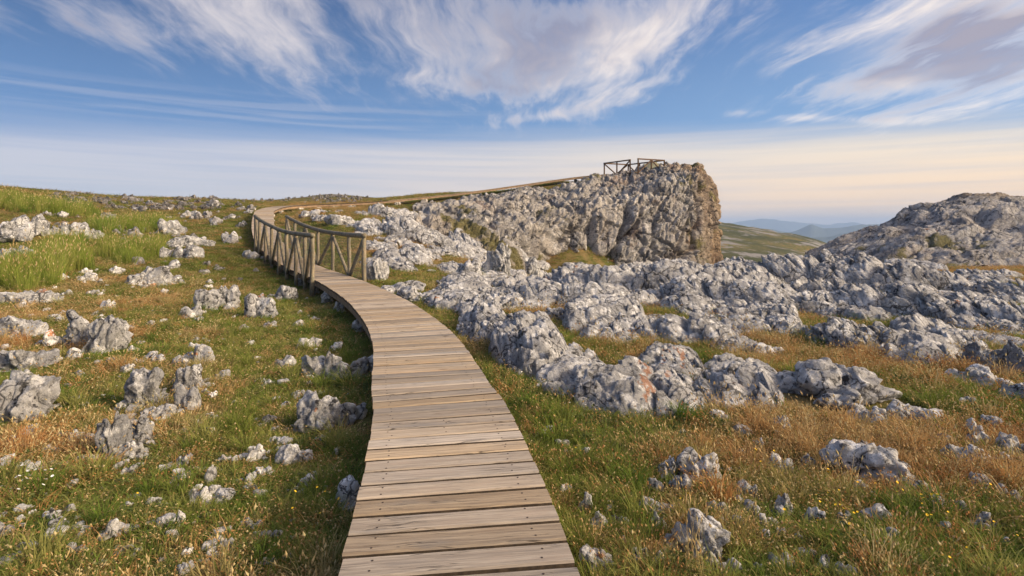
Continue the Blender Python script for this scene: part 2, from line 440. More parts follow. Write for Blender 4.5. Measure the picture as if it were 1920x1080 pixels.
M_PIER = rock_mat('pier_stone', a=(0.56, 0.51, 0.44), bcol=(0.36, 0.32, 0.28), white=(0.66, 0.63, 0.58), k=1.6, bd=0.03, lichen=0.6)

# ------------------------------------------------------------------ boardwalk centre line (right edge surveyed)
EDGE = np.array([(0.62, -2.5, 0), (0.47, 0.2, 0), (0.35, 1.4, 0), (0.272, 2.223, 0), (0.129, 3.347, 0), (-0.0875, 4.55, 0), (-0.201, 4.986, 0), (-0.547, 6.47, 0),
    (-0.97, 7.9, 0), (-2.10, 10.79, 0), (-3.88, 14.4, 0), (-4.87, 16.2, 0.0), (-6.78, 19.05, 0.13), (-9.45, 23.1, 0.65), (-11.5, 27, 1.27),
    (-13.75, 32, 2.08), (-14.9, 35, 2.45), (-15.2, 38, 2.80), (-14.2, 40, 3.0), (-12, 41.5, 3.18), (-10.5, 42.5, 3.32), (-6.9, 45, 3.84),
    (-2.74, 47.5, 4.5), (1.92, 50, 5.34), (5.94, 51.6, 6.02), (9.6, 52.6, 6.45)])
def catmull(P, n):
    P = np.asarray(P, float)
    Q = np.vstack([2 * P[0] - P[1], P, 2 * P[-1] - P[-2]])
    out = []
    for i in range(1, len(Q) - 2):
        a, b, c, d = Q[i - 1:i + 3]
        dt = [max(np.linalg.norm(q), 1e-6) ** 0.5 for q in (b - a, c - b, d - c)]
        m1 = (c - b + dt[1] * ((b - a) / dt[0] - (c - a) / (dt[0] + dt[1])))
        m2 = (c - b + dt[1] * ((d - c) / dt[2] - (d - b) / (dt[1] + dt[2])))
        for t in np.linspace(0, 1, n, endpoint=False):
            out.append((2 * t**3 - 3 * t**2 + 1) * b + (t**3 - 2 * t**2 + t) * m1 + (-2 * t**3 + 3 * t**2) * c + (t**3 - t**2) * m2)
    out.append(P[-1])
    return np.array(out)
DW = 0.96
_e = catmull(EDGE, 24)
_t = np.gradient(_e[:, :2], axis=0); _t /= np.linalg.norm(_t, axis=1)[:, None]
for _ in range(6):
    _t[1:-1] = (_t[:-2] + 2 * _t[1:-1] + _t[2:]) / 4
_t /= np.linalg.norm(_t, axis=1)[:, None]
def wide(y): return float(np.interp(y, [2.0, 5.0, 10.0], [1.0, 1.075, 1.10]))
_w = np.interp(_e[:, 1], [2.0, 5.0, 10.0], [1.0, 1.075, 1.10]) * DW / 2
MID = _e.copy(); MID[:, 0] -= _t[:, 1] * _w; MID[:, 1] += _t[:, 0] * _w
_seg = np.linalg.norm(np.diff(MID, axis=0), axis=1); ARC = np.concatenate([[0], np.cumsum(_seg)])
def deck(s):
    """centre point, unit heading (plan), slope at arc length s"""
    p = np.array([np.interp(s, ARC, MID[:, k]) for k in range(3)])
    q = np.array([np.interp(s + 0.25, ARC, MID[:, k]) for k in range(3)]) - np.array([np.interp(s - 0.25, ARC, MID[:, k]) for k in range(3)])
    q /= np.linalg.norm(q)
    return p, q
def s_at_y(y):
    i = np.argmin(np.abs(MID[:, 1] - y)); return ARC[i]

# ------------------------------------------------------------------ ground height
ctrl = []
def cp(u, v, d): ctrl.append(at(u, v, d))
def cx(x, y, z): ctrl.append(np.array([x, y, z]))
for s in np.arange(0, ARC[-1] - 4, 1.6):
    p, q = deck(s)
    cx(p[0], p[1], p[2] - (0.36 if p[1] < 24 else 0.42))
# left meadow
cx(-2.6, 2.7, -.33); cx(-4.5, 4.5, -.33); cx(-7, 7.5, -.30); cx(-3.5, 6.5, -.36); cx(-12, 13, -.02); cx(-8, 12, -.2)
cp(0, 470, 18); cp(0, 425, 22); cp(0, 368, 27); cp(100, 500, 16); cp(150, 440, 22); cp(150, 380, 32); cp(250, 400, 33); cp(330, 377, 42); cp(440, 378, 47)
cp(430, 410, 34); cp(420, 440, 27); cp(400, 490, 19); cp(300, 440, 26); cp(250, 480, 20); cp(460, 392, 38); cp(-300, 365, 27); cp(-300, 480, 16); cp(-900, 380, 30)
# slope between boardwalk and cliff
cp(650, 470, 21.5); cp(700, 510, 16.8); cp(700, 430, 27); cp(620, 410, 29); cp(610, 393, 35); cp(720, 395, 37); cp(850, 468, 27); cp(850, 520, 19)
cp(800, 415, 38); cp(900, 445, 38); cp(950, 512, 26); cp(1000, 540, 28); cp(1000, 480, 40); cp(900, 522, 18)
cp(1100, 545, 32); cp(1250, 545, 33); cp(1180, 560, 38); cx(9, 46, 1.0); cx(12, 53, 3.5); cx(8, 58, 4.6); cx(14, 60, 3.0); cx(0, 60, 4.0); cx(-10, 55, 4.4)
# right karst field
cx(2.5, 2.7, -.33); cx(3.2, 4.6, -.36); cx(5.5, 6.5, -.36); cx(2, 8, -.40); cx(6, 11, -.42); cx(11, 12, -.38); cx(0.5, 12, -.36); cx(-1, 15, -.3); cx(4, 17, -.45); cx(10, 18, -.45)
cx(16, 17, -.35); cx(8, 23, -.62); cx(14, 25, -.62); cp(1850, 508, 24); cp(1650, 500, 27); cp(1420, 515, 27); cp(1900, 505, 30); cx(26, 22, 0.0); cx(40, 20, .6); cx(30, 8, -.2)
cx(18, 60, -9); cx(24, 90, -14); cx(34, 42, -2.5); cx(40, 70, -4); cx(14, 36, -3.0); cx(10, 38, -3.0); cx(20, 36, -3.2)
# behind and around
for x, y, z in ((-6, -6, -.4), (6, -6, -.4), (0, -14, -.5), (-20, -10, .4), (20, -10, 0), (-40, 10, 2), (0, -60, -2), (60, -30, 1), (-80, 30, 3), (-80, -40, 2)): cx(x, y, z)
# plateau beyond the skyline, low hill on it
cp(440, 378, 70); cp(200, 380, 70); cp(-200, 385, 75); cp(560, 371, 105); cp(610, 364, 110); cp(665, 367, 110); cp(760, 381, 105); cp(350, 382, 110); cp(900, 392, 100)
cp(610, 385, 190); cp(300, 395, 200); cp(0, 395, 180); cp(1100, 430, 110)
# valley and far hillside to the right
cp(1357, 421, 360); cp(1300, 415, 370); cp(1440, 436, 350); cp(1520, 455, 320); cp(1580, 482, 300); cp(1400, 500, 190); cp(1500, 515, 180); cp(1440, 545, 100); cp(1700, 520, 250); cp(1800, 560, 150)
cp(1357, 440, 700); cp(1520, 470, 700); cp(1650, 480, 800); cp(2200, 480, 300); cp(2600, 470, 150); cp(1150, 425, 380)
for a in range(-180, 180, 24):
    for r, z in ((700, -30), (2200, -170), (6500, -480)):
        if abs(a) > 12 or r > 700:
            cx(r * math.sin(R(a)), r * math.cos(R(a)), z if a not in range(-70, 0) or r > 700 else -8)
ctrl = np.array(ctrl)
def _q(x, y):
    r = np.sqrt(x * x + y * y) + 1e-6
    s = np.log1p(r / 2.5) / r
    return np.stack([x * s, y * s], 1)
def _phi(d2): return 0.5 * d2 * np.log(d2 + 1e-9)
_cq = _q(ctrl[:, 0], ctrl[:, 1]); _n = len(ctrl)
_K = _phi(((_cq[:, None] - _cq[None]) ** 2).sum(2)) + np.eye(_n) * 0.004
_Pm = np.hstack([np.ones((_n, 1)), _cq])
_A = np.block([[_K, _Pm], [_Pm.T, np.zeros((3, 3))]])
def _sc(x, y): return 1.0 + np.sqrt(x * x + y * y) * 0.06      # heights are interpolated relative to distance
_wt = np.linalg.solve(_A, np.concatenate([ctrl[:, 2] / _sc(ctrl[:, 0], ctrl[:, 1]), np.zeros(3)]))
def H(x, y):
    x = np.atleast_1d(np.asarray(x, float)); y = np.atleast_1d(np.asarray(y, float))
    out = np.zeros(len(x))
    for k in range(0, len(x), 20000):
        q = _q(x[k:k + 20000], y[k:k + 20000])
        d2 = ((q[:, None] - _cq[None]) ** 2).sum(2)
        out[k:k + 20000] = (_phi(d2) @ _wt[:_n] + _wt[_n] + q @ _wt[_n + 1:]) * _sc(x[k:k + 20000], y[k:k + 20000])
    r = np.sqrt(x * x + y * y)
    p = np.stack([x, y, np.zeros_like(x)], 1)
    out += fbm(p * 0.9, 3, 5) * 0.035 * np.clip(r / 6, 0.3, 1.2)
    out += fbm(p * 0.12, 2, 9) * 0.10 * np.clip((r - 15) / 30, 0, 1)
    out += fbm(p * 0.02, 4, 19) * 3.0 * np.clip((r - 180) / 300, 0, 3)
    return out
_D = np.geomspace(1.5, 600, 560)
def hit(u, v):
    """where the sight line through photo pixel (u, v) meets the ground"""
    X = (u - 960.0) / F * _D; Z = EYE - (v - HOR) / F * _D
    g = H(X, _D)
    b = np.nonzero(Z < g)[0]
    i = b[0] if len(b) else 500
    return X[i], _D[i], g[i]

def ground_mat():
    m, t, b, out = new_mat('turf_soil')
    pos = t.n('ShaderNodeNewGeometry').outputs['Position']
    n1 = t.noise(pos, 0.55, 6, 0.6); n2 = t.noise(pos, 4.0, 8, 0.65); n3 = t.noise(pos, 24.0, 6, 0.65)
    nb = t.noise(pos, 0.02, 6, 0.6)
    dry = t.mix(n2, (0.215, 0.135, 0.06), (0.20, 0.165, 0.075))
    grn = t.mix(n2, (0.06, 0.075, 0.022), (0.13, 0.135, 0.04))
    col = t.mix(t.mr(n1, 0.40, 0.60), grn, dry)
    col = t.mix(t.mr(n3, 0.54, 0.66, 0, 0.8), col, (0.05, 0.045, 0.022))
    # far slopes: bands of pale limestone between scrub
    far = t.vm('LENGTH', pos)
    rk = t.noise(t.vm('MULTIPLY', pos, (1, 1, 2.2)), 0.055, 8, 0.68)
    rkm = t.m('MULTIPLY', t.mr(rk, 0.50, 0.58), t.mr(far, 60, 150))
    col = t.mix(t.m('MULTIPLY', t.mr(nb, 0.35, 0.6), t.mr(far, 60, 160)), col, (0.065, 0.07, 0.035))
    col = t.mix(rkm, col, (0.22, 0.21, 0.20))
    t.put(b.inputs['Base Color'], col); b.inputs['Roughness'].default_value = 1.0
    b.inputs['Specular IOR Level'].default_value = 0.0
    t.put(b.inputs['Normal'], t.bump(t.m('ADD', n2, n3), 1.0, 0.05))
    return m
def build_ground():
    azs = np.concatenate([np.linspace(-52, 52, 300), np.linspace(52, 308, 70)[1:-1]]) * math.pi / 180
    rr = np.concatenate([[0.0], np.geomspace(0.5, 80, 260), np.geomspace(80, 9000, 110)[1:]])
    A, RR = np.meshgrid(azs, rr)
    x = (RR * np.sin(A)).ravel(); y = (RR * np.cos(A)).ravel()
    z = H(x, y)
    v = np.stack([x, y, z], 1)
    nr, na = len(rr), len(azs)
    i, j = np.meshgrid(np.arange(nr - 1), np.arange(na), indexing='ij')
    j2 = (j + 1) % na
    f = np.stack([i * na + j, (i + 1) * na + j, (i + 1) * na + j2, i * na + j2], 2).reshape(-1, 4)
    f = f[:, ::-1]
    o = obj('ground', np_mesh('ground', v, f), ground_mat())
    tag(o, 'rough grassy ground of the limestone plateau', None, kind='structure')
build_ground()

# ------------------------------------------------------------------ lofted rock masses: cliff and right hill
DIP = np.array([0.42, 0.15, 0.90]); DIP /= np.linalg.norm(DIP)
def strata(p, k):
    """stretch coordinates along the bedding so relief runs with it"""
    a = p @ DIP
    return p - DIP[None] * (a * (1 - k))[:, None]
def grid_normals(G):
    du = np.gradient(G, axis=1); dv = np.gradient(G, axis=0)
    n = np.cross(du, dv); n /= np.linalg.norm(n, axis=2)[:, :, None] + 1e-9
    return n
def loft(levels, nu, nv, seed, amp, size, flip=1, fine=1.0, dip=None, slab=0.0):
    L = [np.array([at(*p) for p in lv]) for lv in levels]
    ncol = len(L[0])
    rows = []
    for lv in L:
        c = catmull(lv, 16)
        a = np.linspace(0, len(c) - 1, nu)
        rows.append(np.stack([np.interp(a, np.arange(len(c)), c[:, k]) for k in range(3)], 1))
    rows = np.array(rows)                                    # level, nu, 3
    G = np.zeros((nv, nu, 3))
    for j in range(nu):
        c = catmull(rows[:, j], 14)
        sl = np.concatenate([[0], np.cumsum(np.linalg.norm(np.diff(c, axis=0), axis=1))])
        a = np.linspace(0, sl[-1], nv)
        G[:, j] = np.stack([np.interp(a, sl, c[:, k]) for k in range(3)], 1)
    n = grid_normals(G) * flip
    P = G.reshape(-1, 3); N = n.reshape(-1, 3)
    s = size
    wv = np.stack([fbm(P / s * 0.7 + k * 9.1, 2, seed + k) for k in range(3)], 1) * 0.11 * s
    Pw = P + wv
    d = amp * 0.55 * fbm(strata(Pw, 0.4) / s * 0.55, 3, seed + 10)
    dp = DIP if dip is None else np.array(dip) / np.linalg.norm(dip)
    def st(p, k):
        return p - dp[None] * ((p @ dp) * (1 - k))[:, None]
    top = np.clip((N[:, 2] - 0.35) * 2.2, 0, 1)              # 1 on the flat tops, 0 on the steep faces
    # tall slabs split by deep joints on the faces
    f1, f2, idn = worley(st(Pw, 0.14) / s * 1.15, seed + 20)
    face = amp * (1.25 * (idn - 0.5) * np.clip((f2 - f1) * 5, 0, 1) - 0.9 * np.exp(-((f2 - f1) / 0.075) ** 2))
    h1, h2, id3 = worley(st(Pw, 0.20) / s * 3.6, seed + 23)
    face += amp * (0.34 * (id3 - 0.5) * np.clip((h2 - h1) * 5, 0, 1) - 0.22 * np.exp(-((h2 - h1) / 0.10) ** 2))
    face += amp * fine * 0.09 * ridged(st(Pw, 0.16) / s * 7.0, 3, seed + 40)
    dq = np.array([0.88, 0.25, -0.40]); dq /= np.linalg.norm(dq)
    Qb = Pw - dq[None] * ((Pw @ dq) * 0.68)[:, None]
    k1, k2, id4 = worley(Qb / s * 1.9, seed + 24)                 # cross joints break the slabs into blocks
    face += amp * (0.42 * (id4 - 0.5) * np.clip((k2 - k1) * 6, 0, 1) - 0.30 * np.exp(-((k2 - k1) / 0.06) ** 2))
    # broken knobbly pavement on the tops
    f1, f2, idn = worley(st(Pw, 0.5) / s * 1.3, seed + 26)
    knob = amp * (0.5 * (idn - 0.5) * np.clip((f2 - f1) * 4, 0, 1) - 0.45 * np.exp(-((f2 - f1) / 0.09) ** 2))
    g1, g2, id2 = worley(st(Pw, 0.42) / s * 3.8, seed + 21)
    knob += amp * fine * (0.36 * (id2 - 0.5) * np.clip((g2 - g1) * 4, 0, 1) + 0.22 * (0.55 - g1) - 0.15 * np.exp(-((g2 - g1) / 0.12) ** 2))
    knob += amp * fine * 0.18 * ridged(st(Pw, 0.35) / s * 6.0, 3, seed + 42)
    if slab: top = top * (1 - slab)
    d += face * (1 - top) + knob * top
    d += amp * fine * 0.06 * ridged(st(Pw, 0.5) / s * 14.0, 3, seed + 50)
    P = P + N * d[:, None] + np.array([0, 0, 1.0])[None] * (amp * fine * 0.10 * fbm(P / s * 6, 3, seed + 60))[:, None]
    i, j = np.meshgrid(np.arange(nv - 1), np.arange(nu - 1), indexing='ij')
    f = np.stack([i * nu + j, i * nu + j + 1, (i + 1) * nu + j + 1, (i + 1) * nu + j], 2).reshape(-1, 4)
    return P, (f if flip > 0 else f[:, ::-1])
def build_cliff():
    base = [(800, 520, 22.5), (850, 525, 24), (930, 528, 29), (1030, 548, 37), (1110, 560, 40), (1210, 560, 41.5), (1280, 560, 42.5), (1322, 560, 44), (1350, 560, 49), (1352, 560, 57), (1330, 560, 66)]
    low = [(790, 470, 26), (830, 472, 28), (930, 478, 31), (1025, 492, 38), (1115, 480, 41), (1210, 470, 42.5), (1272, 460, 43.5), (1318, 450, 45.5), (1340, 440, 50.5), (1338, 445, 57), (1320, 450, 66)]
    top = [(780, 425, 31), (820, 425, 33), (935, 430, 35.5), (1040, 417, 40), (1140, 390, 43), (1228, 372, 44.5), (1284, 348, 45.5), (1316, 342, 47.0), (1330, 352, 52), (1322, 356, 57), (1300, 365, 66)]
    mid = [(775, 408, 37), (820, 404, 38.5), (930, 392, 40.5), (1040, 376, 44.5), (1140, 354, 47.5), (1228, 337, 48.5), (1284, 325, 48.4), (1311, 323, 48.8), (1322, 336, 53.2), (1318, 340, 57), (1290, 350, 65)]
    crest = [(775, 394, 42), (820, 384, 43.3), (930, 368, 45.8), (1040, 353, 49), (1140, 333, 51.0), (1228, 318, 52), (1284, 316, 51.0), (1304, 315, 50.5), (1314, 324, 54.0), (1305, 330, 57), (1280, 345, 64)]
    back = [(775, 400, 54), (820, 394, 56), (930, 384, 58), (1040, 370, 60), (1140, 352, 60), (1215, 335, 60), (1262, 330, 60), (1275, 330, 60), (1280, 335, 60), (1275, 340, 60.5), (1260, 350, 62)]
    P, f = loft([base, low, top, mid, crest, back], 500, 330, 100, 0.85, 2.7)
    o = obj('cliff', np_mesh('cliff', P, f), M_CLIFF)
    tag(o, 'tall grey and tan limestone cliff carrying the lookout railing on its top', 'cliff')
def build_hill():
    us = [1478, 1540, 1620, 1700, 1790, 1880, 2000, 2200, 2500, 2900]
    base = list(zip(us, [505, 508, 510, 512, 512, 512, 512, 515, 520, 520], [40, 36, 32, 29, 27.5, 27, 26.5, 26, 26, 26]))
    low = list(zip([1505, 1562, 1640, 1715, 1800, 1885, 2000, 2200, 2500, 2900], [480, 470, 468, 462, 455, 450, 440, 430, 425, 425], [42, 38.5, 35, 32, 31, 30, 29.5, 29, 29, 29]))
    mid = list(zip([1512, 1585, 1665, 1735, 1805, 1885, 2000, 2200, 2500, 2900], [474, 446, 433, 418, 405, 402, 395, 385, 380, 385], [45, 42, 39, 36.5, 35.5, 35, 34.5, 34, 34, 34]))
    top = list(zip([1516, 1600, 1668, 1716, 1795, 1885, 2000, 2200, 2500, 2900], [472, 440, 421, 385, 369, 367, 362, 350, 345, 355], [48, 45.5, 43, 41, 40.5, 40.5, 40, 40, 40, 40]))
    back = list(zip([1500, 1580, 1650, 1700, 1790, 1880, 2000, 2200, 2500, 2900], [490, 470, 450, 430, 410, 405, 400, 395, 395, 400], [60, 60, 60, 58, 58, 58, 58, 58, 58, 58]))
    P, f = loft([base, low, mid, top, back], 440, 250, 300, 0.78, 3.4, dip=(0.80, 0.10, 0.42), fine=0.8, slab=0.75)
    o = obj('rock_hill', np_mesh('rock_hill', P, f), M_HILL)
    tag(o, 'broad bare rocky hill rising at the right behind the rock field', 'rocky hill')
build_cliff()
build_hill()

# ------------------------------------------------------------------ blue mountains
def ridge_mesh(name, sil, d, depth, base, seed, mat, label):
    us = np.linspace(sil[0][0], sil[-1][0], 220)
    vs = np.interp(us, [s[0] for s in sil], [s[1] for s in sil])
    nt = 26; V = []
    for k, t in enumerate(np.linspace(-1, 1, nt)):
        dd = d + depth * t
        x = (us - 960) / F * dd
        ztop = EYE - (vs - HOR) / F * d
        h = (1 - abs(t)) ** 0.9
        z = base + (ztop - base) * h
        p = np.stack([x, np.full_like(x, dd), np.zeros_like(x)], 1) / (depth * 0.6)
        z = z + fbm(p * 2.0, 4, seed) * (ztop - base) * 0.10 * (1 - h * 0.6)
        V.append(np.stack([x, np.full_like(x, dd), z], 1))
    V = np.array(V).reshape(-1, 3); nu = len(us)
    i, j = np.meshgrid(np.arange(nt - 1), np.arange(nu - 1), indexing='ij')
    f = np.stack([i * nu + j, i * nu + j + 1, (i + 1) * nu + j + 1, (i + 1) * nu + j], 2).reshape(-1, 4)
    tag(obj(name, np_mesh(name, V, f), mat), label, kind='structure')
M_MTN = flat_mat('mountain_scrub', (0.07, 0.085, 0.06), 1.0, c2=(0.045, 0.06, 0.045), sc=0.01)
ridge_mesh('mountains', [(1150, 440), (1300, 437), (1380, 436), (1415, 431), (1447, 427), (1480, 434), (1500, 428), (1521, 420), (1545, 426), (1575, 424), (1610, 420), (1660, 418), (1720, 424), (1900, 428), (2300, 440)], 3200, 500, -230, 400, M_MTN, 'nearer range of blue mountains beyond the valley')
ridge_mesh('mountains', [(1150, 447), (1400, 446), (1500, 447), (1550, 441), (1590, 434), (1640, 430), (1700, 428), (1900, 434), (2300, 450)], 2300, 350, -180, 420, M_MTN, 'low blue foothills in front of the mountain range')
ridge_mesh('mountains', [(900, 424), (1200, 419), (1360, 416), (1400, 413), (1432, 407), (1465, 411), (1500, 414), (1550, 418), (1600, 416), (1700, 420), (2000, 424), (2300, 426)], 6400, 700, -420, 440, M_MTN, 'palest farthest mountains fading into the haze')

# ------------------------------------------------------------------ haze
def build_haze():
    m = bpy.data.materials.new('air'); m.use_nodes = True; m.node_tree.nodes.clear()
    t = NT(m.node_tree)
    out = t.n('ShaderNodeOutputMaterial'); pv = t.n('ShaderNodeVolumePrincipled')
    pv.inputs['Color'].default_value = (0.46, 0.66, 1.0, 1); pv.inputs['Density'].default_value = 2.4e-4
    pv.inputs['Anisotropy'].default_value = 0.0
    t.t.links.new(pv.outputs[0], out.inputs['Volume'])
    x, y0, y1, z0, z1 = 9600, -9600, 9600, -760, 130
    v = [(sx * x, yy, zz) for zz in (z0, z1) for sx, yy in ((-1, y0), (1, y0), (1, y1), (-1, y1))]
    me = bpy.data.meshes.new('haze'); me.from_pydata(v, [], [(3, 2, 1, 0), (4, 5, 6, 7), (0, 1, 5, 4), (1, 2, 6, 5), (2, 3, 7, 6), (3, 0, 4, 7)])
    tag(obj('haze', me, m), kind='stuff')
build_haze()

# ------------------------------------------------------------------ boardwalk
def plank_mesh(L, wd, th, ch=0.008):
    h, t = wd / 2, th
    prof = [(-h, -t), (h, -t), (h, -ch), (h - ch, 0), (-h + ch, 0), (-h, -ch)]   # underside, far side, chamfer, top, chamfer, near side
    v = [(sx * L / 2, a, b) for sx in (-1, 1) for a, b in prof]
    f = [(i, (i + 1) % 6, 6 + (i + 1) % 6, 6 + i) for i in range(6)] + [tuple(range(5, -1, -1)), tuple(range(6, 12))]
    me = bpy.data.meshes.new('plank'); me.from_pydata(v, [], f); me.materials.append(M_WOOD); me.materials.append(M_EDGE_SHADE)
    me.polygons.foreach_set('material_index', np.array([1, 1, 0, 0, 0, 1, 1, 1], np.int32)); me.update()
    return me
PITCH = 0.167
def build_boardwalk():
    bw = thing('boardwalk', 'long curving timber plank boardwalk running from the foreground up to the lookout', 'boardwalk', tuple(deck(0)[0]))
    base = Vector(bw.location)
    meshes = [plank_mesh(DW + e, wd, 0.042) for e, wd in ((0, 0.141), (0.004, 0.139), (-0.004, 0.143), (0.007, 0.140), (-0.007, 0.138))]
    rr = random.Random(3)
    # planks
    n = int((ARC[-1] - 0.4) / PITCH)
    rest = MB(); nails = MB(); k = 0
    first = s_at_y(1.3)
    for i in range(n):
        s = 0.2 + i * PITCH
        p, q = deck(s)
        X = Vector((q[1], -q[0], 0)).normalized(); Y = Vector(q); Z = X.cross(Y)
        ang = rr.gauss(0, 0.004)
        X = (Matrix.Rotation(ang, 3, Z) @ X); Y = Z.cross(X)
        loc = Vector(p) + X * rr.gauss(0, 0.0025) + Z * rr.gauss(0, 0.0016)
        Mx = Matrix((X, Y, Z)).transposed().to_4x4(); Mx.translation = loc
        Mx = Mx @ Matrix.Rotation(rr.gauss(0, 0.008), 4, 'X') @ Matrix.Diagonal((wide(p[1]), 1, 1, 1))
        if s >= first - 1.2 and k < 300:
            o = obj('plank', rr.choice(meshes), None, bw)
            o.matrix_local = Matrix.Translation(-base) @ Mx
            k += 1
            if p[1] < 15:
                for xx in (-0.36, 0.345, -0.005):
                    if xx == -0.005 and rr.random() < 0.93: continue
                    for yy in (-0.033, 0.035):
                        c = Mx @ Vector((xx + rr.gauss(0, 0.008), yy + rr.gauss(0, 0.006), 0.0015))
                        r = 0.0052
                        ring = [c + (X * math.cos(a) + Y * math.sin(a)) * r - base for a in np.linspace(0, 2 * math.pi, 7)[:-1]]
                        low = [q2 - Z * 0.004 for q2 in ring]
                        nails.add(ring + low, [tuple(range(6))] + [(a, 6 + a, 6 + (a + 1) % 6, (a + 1) % 6) for a in range(6)])
        else:
            me = meshes[0]
            rest.add([(Mx @ v.co) - base for v in me.vertices], [tuple(pl.vertices) for pl in me.polygons])
    tag(rest.build('plank', M_WOOD, bw), kind='stuff')
    tag(nails.build('nail', M_NAIL, bw), kind='stuff')
    # stringers under the boards
    for off in (-0.41, 0.41):
        mb = MB(); s = 0.2
        rows = []
        for s in np.arange(0.2, ARC[-1] - 0.2, 0.5):
            p, q = deck(s)
            off_ = off * wide(p[1]); c = np.array([p[0] + q[1] * off_, p[1] - q[0] * off_, p[2] - 0.047]) - np.array(base)
            sd = np.array([q[1], -q[0], 0]) * 0.035
            hgt = 0.14
            rows.append([c - sd, c + sd, c + sd - [0, 0, hgt], c - sd - [0, 0, hgt]])
        m = len(rows)
        vs = [tuple(v) for r_ in rows for v in r_]
        fs = [(i * 4 + a, i * 4 + (a + 1) % 4, (i + 1) * 4 + (a + 1) % 4, (i + 1) * 4 + a) for i in range(m - 1) for a in range(4)]
        fs += [(3, 2, 1, 0), tuple((m - 1) * 4 + a for a in range(4))]
        mb.add(vs, fs); mb.build('stringer', M_BEAM, bw)
build_boardwalk()

# ------------------------------------------------------------------ log fences with netting
def build_fence(side, y0, y1, n, label):
    s0, s1 = s_at_y(y0), s_at_y(y1)
    off = side * (DW * 1.10 / 2 + 0.075)
    p0, _ = deck(s0)
    root = thing('log_fence', label, 'fence', (p0[0], p0[1], p0[2]))
    B = np.array(root.location)
    def pt(s, z, extra=0.0):
        p, q = deck(s)
        return np.array([p[0] + q[1] * (off + extra), p[1] - q[0] * (off + extra), p[2] + z]) - B
    ss = np.linspace(s0, s1, n); HT = 1.17
    for i, s in enumerate(ss):
        lo = -0.42 if side < 0 else -0.30
        a, b_ = pt(s, lo), pt(s, HT - 0.055)
        pts = [a + (b_ - a) * t + np.array([random.gauss(0, .006), random.gauss(0, .006), 0]) for t in np.linspace(0, 1, 7)]
        r = 0.062 if i == 0 else 0.055
        mb = MB(); mb.log(pts, [r * (1 + random.gauss(0, .04)) for _ in pts], 10, 0.06, i); mb.build('post', M_LOG, root, True)
    for i in range(n - 1):
        top, foot = (ss[i], ss[i + 1]) if i % 2 == 0 else (ss[i + 1], ss[i])
        a = pt(top + (0.07 if foot > top else -0.07), HT - 0.14); b_ = pt(foot - (0.09 if foot > top else -0.09), -0.12 if side < 0 else 0.0)
        pts = [a + (b_ - a) * t for t in np.linspace(0, 1, 6)]
        mb = MB(); mb.log(pts, [0.05 * (1 + random.gauss(0, .04)) for _ in pts], 10, 0.06, 50 + i); mb.build('brace', M_LOG, root, True)
    mb = MB(); sr = np.linspace(s0 - 0.09, s1 + 0.09, 34)
    mb.log([pt(s, HT + random.gauss(0, .004)) for s in sr], [0.066 * (1 + random.gauss(0, .025)) for _ in sr], 12, 0.04, 9)
    mb.build('handrail', M_LOG, root, True)
    # wire netting stapled to the inner side
    mb = MB(); sr = np.arange(s0, s1, 0.055)
    ex = -side * 0.058
    for s in sr:
        a, b_ = pt(s, 0.03, ex), pt(s, HT - 0.06, ex); mb.bar(a, b_, 0.0015, 0.0015)
    for z in np.arange(0.03, HT - 0.05, 0.062):
        L = [pt(s, z, ex) for s in sr[::9]]
        for a, b_ in zip(L, L[1:]): mb.bar(a, b_, 0.0015, 0.0015)
    tag(mb.build('wire_netting', M_WIRE, root), kind='stuff')
build_fence(-1, 14.85, 22.9, 9, 'log fence with crossed braces and wire netting on the outer left curve of the boardwalk')
build_fence(1, 14.3, 22.8, 7, 'log fence with slanted braces on the inner side of the boardwalk facing the cliff')

